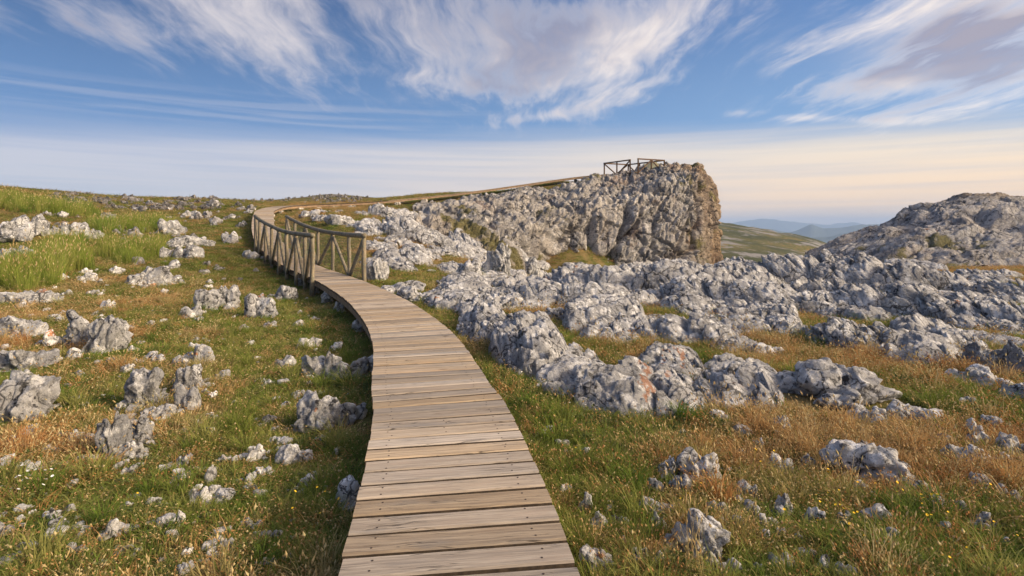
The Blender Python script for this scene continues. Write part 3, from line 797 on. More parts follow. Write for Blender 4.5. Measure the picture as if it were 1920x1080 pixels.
# ------------------------------------------------------------------ stone piers: see after the rocks
# ------------------------------------------------------------------ lookout railing and board on the cliff
def build_lookout():
    ZL = 6.42
    pts = {'L': at(1133, 0, 53.8), 'N1': at(1181.5, 0, 51.0), 'N2': at(1196.5, 0, 50.2), 'R': at(1245.5, 0, 51.4), 'B': at(1178, 0, 54.9)}
    for k in pts: pts[k][2] = ZL
    root = thing('lookout_railing', 'dark timber lookout railing with crossed braces on the cliff top', 'railing', (11.3, 52.6, ZL))
    B = np.array(root.location)
    up = lambda p, z: p - B + np.array([0, 0, z])
    lerp = lambda a, b_, t: a + (b_ - a) * t
    HT = 1.12; W_ = 0.115
    def post(p, lo=-0.7):
        mb = MB(); mb.bar(up(p, lo), up(p, HT - 0.045), W_, W_, (0, 1, 0)); mb.build('post', M_RAIL, root)
    def rail(a, b_, z=HT):
        mb = MB(); d = (b_ - a) / np.linalg.norm(b_ - a) * 0.05; mb.bar(up(a - d, z), up(b_ + d, z), 0.12, 0.11); mb.build('rail', M_RAIL, root)
    def brace(a, za, b_, zb):
        mb = MB(); mb.bar(up(a, za), up(b_, zb), 0.09, 0.09); mb.build('brace', M_RAIL, root)
    L_, N1, N2, R_, B_ = (pts[k] for k in ('L', 'N1', 'N2', 'R', 'B'))
    m1, m2, m3 = lerp(L_, N1, .5), lerp(N2, R_, .5), lerp(B_, R_, .33)
    for p in (L_, N1, N2, R_, B_, m1, m2, m3, lerp(L_, B_, .99) * 0 + lerp(B_, R_, .66)): post(p)
    rail(L_, N1); rail(N2, R_); rail(L_, B_, HT - .002); rail(B_, R_, HT - .004)
    brace(lerp(L_, m1, .05), HT - .1, lerp(L_, m1, .93), -.05); brace(lerp(N1, m1, .05), HT - .1, lerp(N1, m1, .93), -.05)
    brace(lerp(m2, N2, .05), HT - .1, lerp(m2, N2, .93), -.05); brace(lerp(m2, R_, .05), HT - .1, lerp(m2, R_, .93), -.05)
    brace(lerp(B_, m3, .05), HT - .1, lerp(B_, m3, .93), -.05); brace(lerp(B_, L_, .05), HT - .1, lerp(B_, L_, .6), -.05)
    # platform floor
    pl = thing('lookout_platform', 'small timber platform at the end of the boardwalk on the cliff top', 'platform', (11.3, 52.6, ZL))
    rr = random.Random(5)
    for i in range(18):
        t0 = (i + 0.5) / 18
        a, b_ = lerp(L_, lerp(N1, N2, .5), t0), lerp(B_, R_, t0)
        mb = MB(); mb.bar(up(a, -.03), up(b_, -.03), 0.17, 0.04); mb.build('plank', M_WOOD, pl)
    # tilted information board inside the railing
    ib = thing('information_board', 'tilted olive coloured information board standing inside the lookout railing', 'sign', (13.0, 52.2, ZL))
    c = at(1222, 0, 52.2); c[2] = ZL; c = c - np.array(ib.location)
    mb = MB()
    for sx in (-.4, .4): mb.bar(c + [sx, 0, -.3], c + [sx, 0.02, .55], .07, .07, (0, 1, 0))
    mb.build('leg', M_RAIL, ib)
    mb = MB(); mb.bar(c + [-.62, .0, .62], c + [.62, .05, .84], .9, .035, (-.2, -.62, .75)); mb.build('panel', M_BOARD, ib)
build_lookout()

# ------------------------------------------------------------------ rocks
_ico = {}
def ico(sub):
    if sub not in _ico:
        bm = bmesh.new(); bmesh.ops.create_icosphere(bm, subdivisions=sub, radius=1.0)
        v = np.array([x.co[:] for x in bm.verts]); f = np.array([[x.index for x in t.verts] for t in bm.faces]); bm.free()
        keep = v[:, 2] > -0.30
        fk = keep[f].all(1); f = f[fk]
        used = np.unique(f); mp = np.full(len(v), -1); mp[used] = np.arange(len(used))
        _ico[sub] = (v[used], mp[f])
    return _ico[sub]
JOINTS = [np.array([-0.85, 0.15, 0.5]), np.array([0.2, -0.95, 0.25]), np.array([0.1, 0.2, 0.97])]
def rock_geo(w_, dep, h, sub, seed, lobes=None, n=5, rough=1.0, flat=False):
    """weathered limestone: a union of lobes, cracked, pitted and grooved along the bedding; local x across, base at z = 0"""
    D, f = ico(sub)
    r_ = np.random.default_rng(seed)
    if lobes is None:
        lobes = []
        for k in range(n):
            x = -0.75 + 1.5 * (k + 0.5) / n + r_.normal() * 0.12 if n > 1 else 0
            lobes.append((x, r_.uniform(-0.4, 0.4), r_.uniform(0.0, 0.38) * (1 - 0.45 * abs(x)), r_.uniform(0.34, 0.54)))
    dirs = D / np.linalg.norm(D, axis=1)[:, None]
    best = np.full(len(D), 0.30); who = np.full(len(D), -1)
    for li, (x, y, z, r) in enumerate(lobes):
        c = np.array([x * 0.72, y * 0.72, z * 0.8])
        b = dirs @ c
        disc = b * b - c @ c + r * r
        t = np.where(disc > 0, b + np.sqrt(np.maximum(disc, 0)), 0)
        who = np.where(t > best, li, who); best = np.maximum(best, t)
    P = dirs * best[:, None]
    # broken, angular faces: every lobe is trimmed by bedding and joint planes
    for li, (x, y, z, r) in enumerate(lobes):
        m_ = who == li
        if not m_.any(): continue
        c = np.array([x * 0.72, y * 0.72, z * 0.8]); wv = P[m_] - c
        for k in range(11):
            nn = r_.normal(size=3)
            if k < 3: nn = JOINTS[k] * r_.choice([-1, 1]) + 0.18 * nn
            nn /= np.linalg.norm(nn)
            over = np.maximum(wv @ nn - r * r_.uniform(.58, .86), 0)
            wv = wv - nn[None] * (over * 0.88)[:, None]
        P[m_] = wv + c
    # coarse irregularity in unit space, then to real size
    off = r_.uniform(-50, 50, 3)
    P *= (1 + 0.16 * fbm(P * 1.9 + off, 3, seed))[:, None]
    up = P[:, 2] > -0.05
    for k, L in ((0, w_), (1, dep)):
        a, b_ = P[up, k].min(), P[up, k].max(); P[:, k] = (P[:, k] - (a + b_) / 2) / (b_ - a) * L
    P[:, 2] *= h / P[:, 2].max()
    s = (w_ * dep * max(h, 0.2 * w_)) ** (1 / 3)
    e = s if s < 0.9 else 0.9 * (s / 0.9) ** 0.55
    N = dirs * np.array([1 / w_, 1 / dep, 1 / max(h, .15 * w_)]) ; N /= np.linalg.norm(N, axis=1)[:, None]
    Q = P + off
    Q = Q + np.stack([fbm(Q / e * 1.1 + 7 * k, 2, seed + k) for k in range(3)], 1) * 0.16 * e
    f1, f2, idn = worley(strata(Q, 0.5) / e * 1.9, seed)
    ed = f2 - f1
    d = 0.12 * (idn - 0.55) * np.clip(ed * 3.5, 0, 1) - 0.17 * np.exp(-(ed / 0.11) ** 2) + 0.06 * (0.5 - f1)
    if sub >= 5:
        g1, g2, idg = worley(strata(Q, 0.6) / e * 5.2, seed + 1)
        d += 0.085 * (idg - 0.5) * np.clip((g2 - g1) * 4, 0, 1) - 0.05 * np.exp(-((g2 - g1) / 0.14) ** 2) - 0.05 * (g1 - 0.5)
    d += 0.036 * ridged(strata(Q, 0.30) / e * 3.4, 3, seed + 3)
    d += 0.050 * fbm(Q / e * 9, 3 if sub >= 5 else 2, seed + 5)
    e2 = min(e, 1.5 * h)
    N[:, 2] *= 0.75
    P = P + N * (d * e2 * rough * 0.72)[:, None]
    up = P[:, 2] > 0
    for k, L in ((0, w_), (1, dep)):
        a, b_ = P[up, k].min(), P[up, k].max(); P[:, k] = (P[:, k] - (a + b_) / 2) / (b_ - a) * L
    P[:, 2] *= np.where(P[:, 2] > 0, h / P[:, 2].max(), 0.8)
    return P, f
SPOTS = {'with an orange lichen streak': [(.12, .95, .05), (.17, .82, .05), (.20, .68, .045), (.16, .56, .035)], 'an arc of orange lichen across': [(-.22, .70, .05), (-.08, .88, .05), (.08, .98, .05), (.24, .92, .05), (.36, .74, .06)],
         'with an orange spot on top': [(.25, .95, .05)], 'with an orange lichen spot': [(.10, .62, .07)], 'with an orange lichen cap': [(-.02, .92, .13), (.12, .86, .09)]}
def add_lichen(o, P, wd, h, label):
    for key, spots in SPOTS.items():
        if key in label and not any(q in label for q in ('the block with', 'boulder with an orange lichen arc')):
            m_ = np.zeros(len(P)); zt = P[:, 2].max()
            for fx, fz, r in spots:
                col_ = np.abs(P[:, 0] - fx * wd / 2) < 0.08 * wd
                zl = P[col_, 2].max() if col_.any() else zt
                q = ((P[:, 0] - fx * wd / 2) / (r * wd)) ** 2 + ((P[:, 2] - zl * fz) / (r * wd)) ** 2
                m_ = np.maximum(m_, 0.62 * np.exp(-q * 1.3) * (P[:, 1] < np.median(P[col_, 1]) + 0.3 * wd))
            a = o.data.attributes.new('lichen', 'FLOAT', 'POINT'); a.data.foreach_set('value', m_.astype(np.float32))
            return
SL = R(38)            # plan direction of the bedding ridges
def outcrop_geo(w_, dep, h, nu, nv, seed, ang=0.0, ground=None):
    """low whaleback of bedded limestone: slanting slabs stepped and split by joints; local z = 0 at the foot"""
    r_ = np.random.default_rng(seed)
    gx_, gy_ = np.meshgrid(np.linspace(-1.12, 1.12, nu), np.linspace(-1.12, 1.12, nv))
    X, Y = gx_.ravel(), gy_.ravel()
    off = r_.uniform(-60, 60, 3)
    U = np.stack([X * w_ / 2, Y * dep / 2, X * 0], 1)
    e = min(1.0, max(0.16, 0.42 * (w_ * dep) ** 0.5))
    q = U / max(w_, dep) * 2.2 + off
    Xw = X + 0.22 * fbm(q, 3, seed); Yw = Y + 0.22 * fbm(q + 31, 3, seed + 1)
    rr_ = (np.abs(Xw) ** 2.4 + np.abs(Yw) ** 2.4) ** (1 / 2.4)
    b0 = np.clip(1 - rr_ ** 2.2, -0.6, 1)
    prof = np.sign(b0) * np.abs(b0) ** 0.46
    big = 0.90 + 0.26 * fbm(q * 1.3 + 7, 2, seed + 2) + 0.14 * r_.normal() * X
    Z = h * prof * big
    c, s_ = math.cos(SL + ang), math.sin(SL + ang)
    def bed(k, sc):
        a = U[:, 0] * c + U[:, 1] * s_; b = -U[:, 0] * s_ + U[:, 1] * c
        Q = np.stack([a * k, b, Z * 1.1], 1) / sc + off
        return Q + 0.22 * np.stack([fbm(Q * 1.1 + 5 * j, 2, seed + 60 + j) for j in range(3)], 1)
    Q = bed(0.42, e * 0.85); f1, f2, idn = worley(Q, seed + 3); ed = f2 - f1
    hh = min(h, 0.55 * e + 0.25 * h)
    d = hh * (0.46 * (idn - 0.5) * np.clip(ed * 4, 0, 1) - 0.50 * np.exp(-(ed / 0.075) ** 2) + 0.26 * (0.5 - f1))
    Q2 = bed(0.48, e * 0.30); g1, g2, idg = worley(Q2, seed + 4); eg = g2 - g1
    d += hh * (0.16 * (idg - 0.5) * np.clip(eg * 4, 0, 1) - 0.15 * np.exp(-(eg / 0.10) ** 2) + 0.17 * (0.5 - g1))
    Q3 = bed(0.40, e * 0.16)
    d += hh * 0.065 * ridged(Q3, 3, seed + 5) + hh * 0.05 * fbm(Q3 * 2.2, 2, seed + 6)
    inside = np.clip(prof * 3.0 + 0.5, 0, 1)
    Z = Z + d * inside
    U[:, 0] += -s_ * d * 0.55 * inside; U[:, 1] += c * d * 0.55 * inside - 0.10 * Z
    Z *= h / np.percentile(Z, 99.6) if np.percentile(Z, 99.6) > 0 else 1
    keep_z = Z.copy()
    if ground is not None: Z = Z + ground(U[:, 0], U[:, 1])
    P = np.stack([U[:, 0], U[:, 1], Z], 1)
    i, j = np.meshgrid(np.arange(nv - 1), np.arange(nu - 1), indexing='ij')
    f = np.stack([i * nu + j, i * nu + j + 1, (i + 1) * nu + j + 1, (i + 1) * nu + j], 2).reshape(-1, 4)
    f = f[(keep_z[f] > -0.22 * h - 0.03).any(1)]
    used = np.unique(f); mp = np.full(len(P), -1); mp[used] = np.arange(len(used))
    return P[used], mp[f]
def place_low(u0, v0, u1, v1, grow=1.12):
    u = (u0 + u1) / 2; x, d, g = hit(u, v1 - 0.03 * (v1 - v0)); wd = (u1 - u0) / F * d * grow
    dep = 0.9 * wd
    for _ in range(16):
        dt = d + 0.55 * dep; h = EYE - (v0 - HOR) / F * dt - H((u - 960) / F * dt, dt)[0]
        if h > 0.27 * wd and dep < 2.9 * wd: dep *= 1.12
        elif h < 0.20 * wd and dep > 0.3 * wd: dep *= 0.9
        else: break
    dc = d + dep * 0.5; xc = (u - 960) / F * dc
    return xc, dc, H(xc, dc)[0], wd, dep, max(h, 0.14 * wd)
def low_outcrop(box, label, seed):
    x, y, z, wd, dep, h = place_low(*box)
    a = -math.atan2(x, y); ca, sa = math.cos(a), math.sin(a)
    px = (box[2] - box[0]) * 0.53
    nu = int(np.clip(px * 1.35, 40, 250)); nv = int(np.clip(nu * 0.8, 36, 190))
    P, f = outcrop_geo(wd, dep, h, nu, nv, seed, -a, lambda X, Y: H(x + X * ca - Y * sa, y + X * sa + Y * ca) - z)
    o = obj('outcrop', np_mesh('outcrop', P, f), M_ROCK if y < 14 else M_ROCKMID, loc=(x, y, z - 0.02)); o.rotation_euler = (0, 0, a); add_lichen(o, P, wd, h, label)
    FOOT.append((x, y, ca, sa, wd * 0.47, dep * 0.47))
    return tag(o, label, 'rock outcrop')
FOOT = []            # footprints kept free of grass: x, y, cos, sin, half width, half depth
def place(u0, v0, u1, v1, depf=0.62):
    u = (u0 + u1) / 2
    x, d, g = hit(u, v1 - 0.04 * (v1 - v0))
    d0 = math.hypot(x, d) and d
    wd = (u1 - u0) / F * d
    dep = depf * wd
    for _ in range(14):
        ztop = EYE - (v0 - HOR) / F * (d0 + dep * 0.5)
        xc, yc = (u - 960) / F * (d0 + dep * 0.45), d0 + dep * 0.45
        hgt = ztop - H(xc, yc)[0]
        if hgt > 0.30 * wd * 0.6 or dep < 0.22 * wd: break
        dep *= 0.86
    hgt = max(hgt, 0.16 * wd)
    return xc, yc, H(xc, yc)[0], wd, dep, hgt
def hero(name, box, label, cat, seed, lobes=None, n=5, depf=0.62, mat=None, rough=1.0, group=None):
    x, y, z, wd, dep, h = place(*box, depf=depf)
    pxw = max(box[2] - box[0], box[3] - box[1])
    sub = 6 if pxw > 185 else 5 if pxw > 62 else 4 if pxw > 24 else 3
    if y < 4.3: h = h * 1.15 + 0.03
    P, f = rock_geo(wd, dep, h * 1.02, sub, seed, lobes, n, rough)
    a = math.atan2(x, y)
    if mat is None: mat = M_STONE if (name == 'rock' and y < 9) else M_ROCK
    o = obj(name, np_mesh(name, P, f), mat, loc=(x, y, z - 0.01)); add_lichen(o, P, wd, h, label)
    o.rotation_euler = (0, 0, -a)
    kf = 0.62 if y < 8 else 0.48
    FOOT.append((x, y, math.cos(-a), math.sin(-a), wd * kf, dep * kf + (0.08 if y < 8 else 0)))
    return tag(o, label, cat, group)
HERO = [
 # --- right of the boardwalk, near
 ('outcrop', (858, 565, 962, 655), 'rounded grey outcrop touching the right edge of the boardwalk at its bend', dict(n=3, depf=1.7)),
 ('outcrop', (912, 580, 1062, 722), 'long humped pale outcrop just right of the boardwalk bend, split by a groove', dict(lobes=[(-.6, -.1, .35, .5), (-.05, .1, .5, .5), (.5, 0, .15, .42), (.8, -.3, 0, .3), (-.3, -.5, 0, .35)], depf=2.3)),
 ('outcrop', (985, 655, 1150, 760), 'knobbly grey outcrop between the boardwalk and the block with an orange lichen streak', dict(n=6, depf=1.5)),
 ('outcrop', (1040, 678, 1335, 798), 'large pale pitted block with an orange lichen streak near its peak, right of the boardwalk', dict(lobes=[(-.7, .1, .2, .38), (-.3, 0, .45, .45), (.05, -.2, .75, .38), (.4, .1, .4, .42), (.75, -.1, .05, .36), (.2, -.5, .1, .4)], depf=1.0)),
 ('outcrop', (1048, 552, 1225, 652), 'tall lobed grey outcrop with a hollow top behind the lichen streaked block', dict(lobes=[(-.65, 0, .1, .42), (-.15, 0, .6, .46), (.2, -.3, .5, .42), (.6, .1, .4, .40), (.1, -.5, .1, .45)], depf=1.3)),
 ('outcrop', (1195, 585, 1400, 652), 'low chain of grey lobes running right from the hollow topped outcrop', dict(n=7, depf=.4)),
 ('boulder', (1198, 642, 1318, 742), 'pointed boulder with an arc of orange lichen across its top', dict(lobes=[(-.5, 0, .2, .42), (0, 0, .7, .46), (.45, .1, .35, .42), (.7, 0, .05, .35)])),
 ('outcrop', (1290, 672, 1482, 790), 'pale ragged outcrop right of the boulder with an orange lichen arc', dict(n=6)),
 ('boulder', (1250, 735, 1335, 770), 'small slab leaning below the boulder with an orange lichen arc', dict(n=3)),
 ('boulder', (1442, 672, 1684, 782), 'broad white domed boulder speckled black in the middle of the right meadow', dict(lobes=[(-.6, 0, .15, .42), (-.2, 0, .55, .52), (.15, .1, .55, .5), (.6, -.1, .12, .42), (.2, -.5, .1, .45)], depf=.95)),
 ('rock', (1588, 758, 1660, 802), 'small split rock at the foot of the white domed boulder', dict(n=3)),
 ('rock', (1662, 752, 1762, 800), 'flat broken white rock right of the white domed boulder', dict(n=4)),
 ('outcrop', (1515, 594, 1700, 668), 'left half of the long low whaleback outcrop in the right rock field', dict(n=4, depf=.55)),
 ('outcrop', (1640, 602, 1828, 702), 'smooth sloping right half of the long low whaleback outcrop', dict(lobes=[(-.6, .2, .5, .46), (-.1, 0, .45, .52), (.4, -.1, .2, .5), (.75, -.2, 0, .35)])),
 ('boulder', (1810, 640, 1884, 702), 'rounded grey boulder at the right end of the whaleback outcrop', dict(n=2, depf=.8)),
 ('rock', (1782, 683, 1890, 730), 'low two lobed white rock below the whaleback outcrop', dict(n=3)),
 ('boulder', (1884, 640, 1975, 722), 'pale boulder cut by the right edge of the picture beside the whaleback outcrop', dict(n=3)),
 ('rock', (1876, 715, 1965, 762), 'white rock low at the right edge of the picture above the dry grass', dict(n=3)),
 ('outcrop', (1688, 556, 1885, 612), 'elongated grey outcrop behind the whaleback, with a light split face', dict(n=5, depf=.45)),
 ('outcrop', (1870, 598, 1960, 640), 'grey outcrop at the right edge behind the whaleback', dict(n=3)),
 ('outcrop', (1508, 548, 1600, 600), 'dark grey leaning outcrop left of the whaleback', dict(n=3)),
 ('outcrop', (1395, 570, 1500, 632), 'craggy grey outcrop between the chain of lobes and the whaleback', dict(n=4)),
 ('rock', (1400, 640, 1470, 672), 'small low grey rock in the grass above the ragged pale outcrop', dict(n=3)),
 ('rock', (1450, 600, 1522, 640), 'low rounded rock left below the whaleback, among pale oat grass', dict(n=2)),
 ('outcrop', (1575, 548, 1720, 590), 'low ridge of grey rock behind the leaning outcrop', dict(n=5, depf=.4)),
 ('outcrop', (1815, 520, 1935, 566), 'pale grey outcrop below the dry grass strip at the right edge', dict(n=4)),
 # --- ridge of rock closing the field
 ('outcrop', (1015, 498, 1120, 562), 'left block of the rock ridge below the cliff, with an orange spot on top', dict(n=4, depf=.5)),
 ('outcrop', (1100, 500, 1225, 566), 'second block of the rock ridge below the cliff, split by a dark cleft', dict(n=4, depf=.5)),
 ('outcrop', (1195, 484, 1345, 556), 'high grey hump of the rock ridge right below the cliff end', dict(n=5, depf=.6)),
 ('outcrop', (1310, 486, 1470, 545), 'grey hump of the rock ridge in front of the valley', dict(n=5, depf=.6)),
 ('outcrop', (1340, 520, 1470, 572), 'jumbled grey blocks below the ridge hump facing the valley', dict(n=6, depf=.5)),
 ('outcrop', (1440, 488, 1590, 542), 'broad flat hump of the rock ridge left of the rocky hill', dict(n=5, depf=.6)),
 ('outcrop', (1560, 492, 1720, 540), 'flat slab of the rock ridge at the foot of the rocky hill', dict(n=5, depf=.6)),
 ('outcrop', (1470, 520, 1610, 566), 'grey rock step below the broad flat ridge hump', dict(n=5, depf=.5)),
 ('outcrop', (1600, 524, 1740, 562), 'grey rock step below the flat slab of the ridge', dict(n=5, depf=.5)),
 ('outcrop', (920, 512, 1020, 548), 'low slab left of the rock ridge below the cliff', dict(n=3, depf=.5)),
 ('outcrop', (820, 508, 930, 556), 'grey outcrop on the slope foot right of the short fence', dict(n=4, depf=.6)),
 ('boulder', (706, 525, 800, 552), 'long low dark boulder beside the boardwalk past the fence end', dict(n=3, depf=.5)),
 ('boulder', (742, 535, 830, 572), 'grey boulder beside the boardwalk below the long low dark one', dict(n=3)),
 ('outcrop', (795, 535, 905, 586), 'grey lobed outcrop beyond the boardwalk, left of the orange meadow', dict(n=5)),
 ('outcrop', (850, 560, 905, 600), 'small grey rock filling the gap behind the bend outcrop', dict(n=3)),
 ('rock', (1020, 575, 1068, 605), 'small rock in the orange grass above the humped outcrop', dict(n=2)),
 ('outcrop', (880, 545, 985, 585), 'row of grey rocks above the bend outcrop', dict(n=5, depf=.4)),
 ('outcrop', (1225, 540, 1340, 592), 'grey blocks between the ridge hump and the chain of lobes', dict(n=5, depf=.5)),
 ('outcrop', (1000, 506, 1420, 560), 'long low band of bedded limestone running below the cliff foot', dict()),
 ('outcrop', (1300, 500, 1740, 545), 'long low band of bedded limestone in front of the rocky hill', dict()),
 ('outcrop', (1220, 536, 1560, 580), 'long middle band of bedded limestone in the right rock field', dict()),
 ('outcrop', (900, 534, 1215, 580), 'long low band of limestone behind the orange grass by the boardwalk', dict()),
 ('outcrop', (1500, 545, 1900, 600), 'long band of limestone behind the whaleback outcrops', dict()),
 # --- slope between fence and cliff
 ('outcrop', (730, 425, 930, 470), 'long lumpy limestone band halfway up the slope behind the fence', dict()),
 ('outcrop', (700, 398, 860, 428), 'upper limestone band on the slope just under the far boardwalk', dict()),
 ('boulder', (683, 482, 730, 530), 'dark grey boulder just behind the fence end post', dict(n=3)),
 ('outcrop', (700, 462, 752, 500), 'left of the twin dark grey outcrops on the slope behind the fence', dict(n=4)),
 ('outcrop', (752, 458, 812, 498), 'right of the twin grey outcrops on the slope behind the fence', dict(n=4)),
 ('outcrop', (722, 442, 775, 464), 'flat grey outcrop above the twin outcrops behind the fence', dict(n=4)),
 ('outcrop', (668, 410, 732, 436), 'grey outcrop in the orange meadow above the short fence', dict(n=5, depf=.4)),
 ('outcrop', (725, 405, 800, 434), 'wide grey outcrop right of the one in the orange meadow', dict(n=6, depf=.4)),
 ('boulder', (850, 480, 905, 530), 'rounded tan boulder at the left foot of the cliff', dict(n=2, depf=.8)),
 ('boulder', (905, 455, 960, 520), 'tall cracked boulder leaning on the left foot of the cliff', dict(n=3)),
 ('boulder', (955, 462, 1018, 524), 'tall tan boulder under the left cliff face', dict(n=3)),
 ('outcrop', (845, 440, 920, 482), 'lobed grey outcrop above the rounded tan boulder', dict(n=5)),
 ('rock', (608, 402, 668, 425), 'grey rocks heap beside the orange meadow under the far boardwalk', dict(n=5, depf=.4)),
 ('rock', (560, 392, 600, 408), 'pair of grey rocks below the first far pier', dict(n=3)),
 # --- left meadow, near
 ('boulder', (-8, 695, 102, 800), 'big rounded boulder with a bright split face at the left edge', dict(lobes=[(-.5, .2, .15, .42), (.0, .2, .55, .55), (.45, -.1, .5, .46), (.1, -.5, .1, .45)], depf=.75)),
 ('boulder', (-40, 735, 42, 800), 'grey boulder at the left edge in front of the split faced boulder', dict(n=2)),
 ('boulder', (238, 688, 313, 775), 'tall pointed boulder with a dark hollow, left meadow', dict(lobes=[(-.3, .1, .6, .5), (.1, 0, .8, .42), (.55, -.1, .1, .42), (-.5, -.3, 0, .35)], depf=.8)),
 ('rock', (222, 738, 255, 772), 'small slab leaning on the left of the tall pointed boulder', dict(n=2)),
 ('rock', (265, 758, 328, 795), 'low rocks at the foot of the tall pointed boulder', dict(n=4)),
 ('boulder', (324, 683, 380, 745), 'blocky boulder with two dark cracks right of the tall pointed boulder', dict(n=3, depf=.8)),
 ('boulder', (328, 720, 376, 775), 'reddish grey boulder below the blocky boulder with two cracks', dict(n=3)),
 ('boulder', (184, 786, 246, 870), 'left of the twin white boulders low in the left meadow, with a tan scar', dict(n=2, depf=.8)),
 ('boulder', (228, 775, 287, 840), 'right of the twin white boulders low in the left meadow', dict(n=2, depf=.8)),
 ('rock', (200, 835, 275, 868), 'white rocks under the twin white boulders', dict(n=4)),
 ('boulder', (550, 734, 628, 822), 'pointed white boulder with an orange lichen spot left of the boardwalk', dict(lobes=[(-.3, .1, .7, .42), (.1, -.1, .3, .52), (.5, -.1, 0, .4), (-.5, -.2, 0, .4)], depf=.8)),
 ('boulder', (602, 735, 690, 805), 'dark sided boulder between the orange spotted boulder and the boardwalk', dict(n=3, depf=.7)),
 ('rock', (462, 840, 497, 870), 'small pointed white rock near the boardwalk, left one of two', dict(n=2)),
 ('rock', (517, 838, 586, 876), 'oblong white rock with black specks near the boardwalk', dict(n=2)),
 ('rock', (628, 908, 680, 968), 'smooth grey rock half under the boardwalk edge', dict(n=1, depf=1.2)),
 ('boulder', (-25, 588, 78, 642), 'broad pale boulder with a dark hollow at the left edge', dict(n=4)),
 ('outcrop', (125, 577, 205, 655), 'layered white outcrop with a dark slanting cleft in the left meadow', dict(n=3, depf=.9)),
 ('outcrop', (160, 592, 244, 668), 'lobed right part of the layered outcrop in the left meadow', dict(n=4, depf=.8)),
 ('rock', (84, 615, 116, 652), 'upright forked rock between the hollow boulder and the layered outcrop', dict(n=2)),
 ('rock', (126, 650, 150, 672), 'small round rock below the upright forked rock', dict(n=1)),
 ('outcrop', (-10, 648, 105, 702), 'jagged white outcrop right above the split faced boulder', dict(n=5)),
 ('outcrop', (240, 498, 320, 540), 'white outcrop of three lobes in the upper left meadow', dict(n=4)),
 ('rock', (326, 645, 400, 692), 'white rock with an orange lichen spot in the middle of the left meadow', dict(n=3)),
 ('outcrop', (562, 655, 648, 716), 'craggy grey outcrop left of the boardwalk, above the orange spotted boulder', dict(n=4)),
 ('boulder', (620, 670, 698, 718), 'grey boulder touching the left boardwalk edge', dict(n=2)),
 ('rock', (516, 664, 555, 696), 'triangular white rock left of the craggy grey outcrop', dict(n=2)),
 ('rock', (556, 630, 604, 655), 'broken white rock above the craggy grey outcrop', dict(n=3)),
 ('boulder', (365, 540, 412, 588), 'white boulder with a dark hole, upper left meadow near the fence', dict(n=2)),
 ('boulder', (405, 533, 450, 580), 'ribbed white boulder right of the one with a dark hole', dict(n=2)),
 ('rock', (335, 572, 378, 600), 'slanting white rock below the boulder with a dark hole', dict(n=3)),
 ('outcrop', (460, 548, 520, 600), 'grey outcrop with an orange lichen cap left of the fence', dict(n=4)),
 ('boulder', (514, 533, 562, 567), 'rounded grey boulder against the piers under the fence', dict(n=2, depf=.8)),
 ('outcrop', (-15, 545, 60, 574), 'left part of the long low outcrop at the left edge', dict(n=4, depf=.5)),
 ('outcrop', (45, 540, 112, 574), 'long low outcrop with an orange lichen cap near the left edge', dict(n=4, depf=.5)),
 ('boulder', (-40, 402, 56, 462), 'big smooth tan boulder on the left horizon slope', dict(n=2, depf=.8)),
 ('boulder', (30, 400, 80, 448), 'dark ribbed boulder right of the big smooth tan one', dict(n=2)),
 ('boulder', (76, 412, 112, 446), 'second dark boulder in the row right of the big tan one', dict(n=2)),
 ('boulder', (112, 416, 146, 446), 'grey boulder in the middle of the upper left row', dict(n=2)),
 ('boulder', (140, 416, 168, 444), 'pale boulder at the right end of the upper left row', dict(n=2)),
 ('rock', (152, 428, 192, 452), 'small rock ending the upper left row beside tall grass', dict(n=3)),
 ('outcrop', (-5, 460, 76, 505), 'jumble of grey rocks by tall grass at the left edge', dict(n=6)),
 ('boulder', (326, 458, 380, 488), 'broad rounded white boulder above the three lobed outcrop', dict(n=2)),
 ('boulder', (300, 462, 322, 488), 'upright grey boulder left of the broad rounded white one', dict(n=1)),
 ('outcrop', (316, 440, 400, 466), 'row of pale boulders behind the broad rounded white one', dict(n=5, depf=.4)),
 ('outcrop', (290, 410, 345, 444), 'pale boulders beside tall grass on the upper left slope', dict(n=4)),
 ('rock', (316, 486, 338, 506), 'small pointed rock below the broad rounded white boulder', dict(n=1)),
 ('boulder', (416, 433, 446, 458), 'white boulder on the slope left of the fence top', dict(n=2)),
 ('rock', (455, 468, 486, 488), 'white rock beside the far fence foot', dict(n=2)),
 ('rock', (340, 394, 376, 408), 'dark grey rock on the upper slope below the skyline', dict(n=3)),
 ('rock', (188, 978, 246, 1016), 'broken white stone low in the left foreground grass', dict(n=4)),
 ('rock', (356, 918, 414, 948), 'flat white stone in the left foreground grass', dict(n=3)),
 ('rock', (384, 884, 406, 914), 'upright white stone above the flat white stone', dict(n=1)),
 ('rock', (331, 965, 347, 995), 'narrow upright stone right of the broken white stone', dict(n=1)),
 ('rock', (94, 960, 108, 986), 'narrow white stone at the left of the foreground grass', dict(n=1)),
 ('rock', (212, 1033, 242, 1046), 'small flat grey stone lowest in the left foreground', dict(n=1)),
 # --- right foreground
 ('rock', (1545, 840, 1712, 912), 'large white jagged slab lying in the right foreground grass', dict(lobes=[(-.7, 0, .5, .36), (-.3, 0, .55, .42), (.1, 0, .5, .42), (.5, -.1, .25, .42), (.8, -.1, .05, .3)], depf=.45)),
 ('rock', (1609, 822, 1628, 852), 'thin white spike standing behind the jagged slab', dict(n=1)),
 ('rock', (1266, 856, 1354, 908), 'white slab split along its length in the right meadow', dict(n=2, depf=.5)),
 ('rock', (1238, 974, 1368, 1060), 'pointed white slab with black spots in the right foreground', dict(lobes=[(-.75, .0, .05, .30), (-.3, .05, .35, .38), (.15, .05, .75, .36), (.5, -.05, .6, .40), (.35, -.4, .1, .4)], depf=.5)),
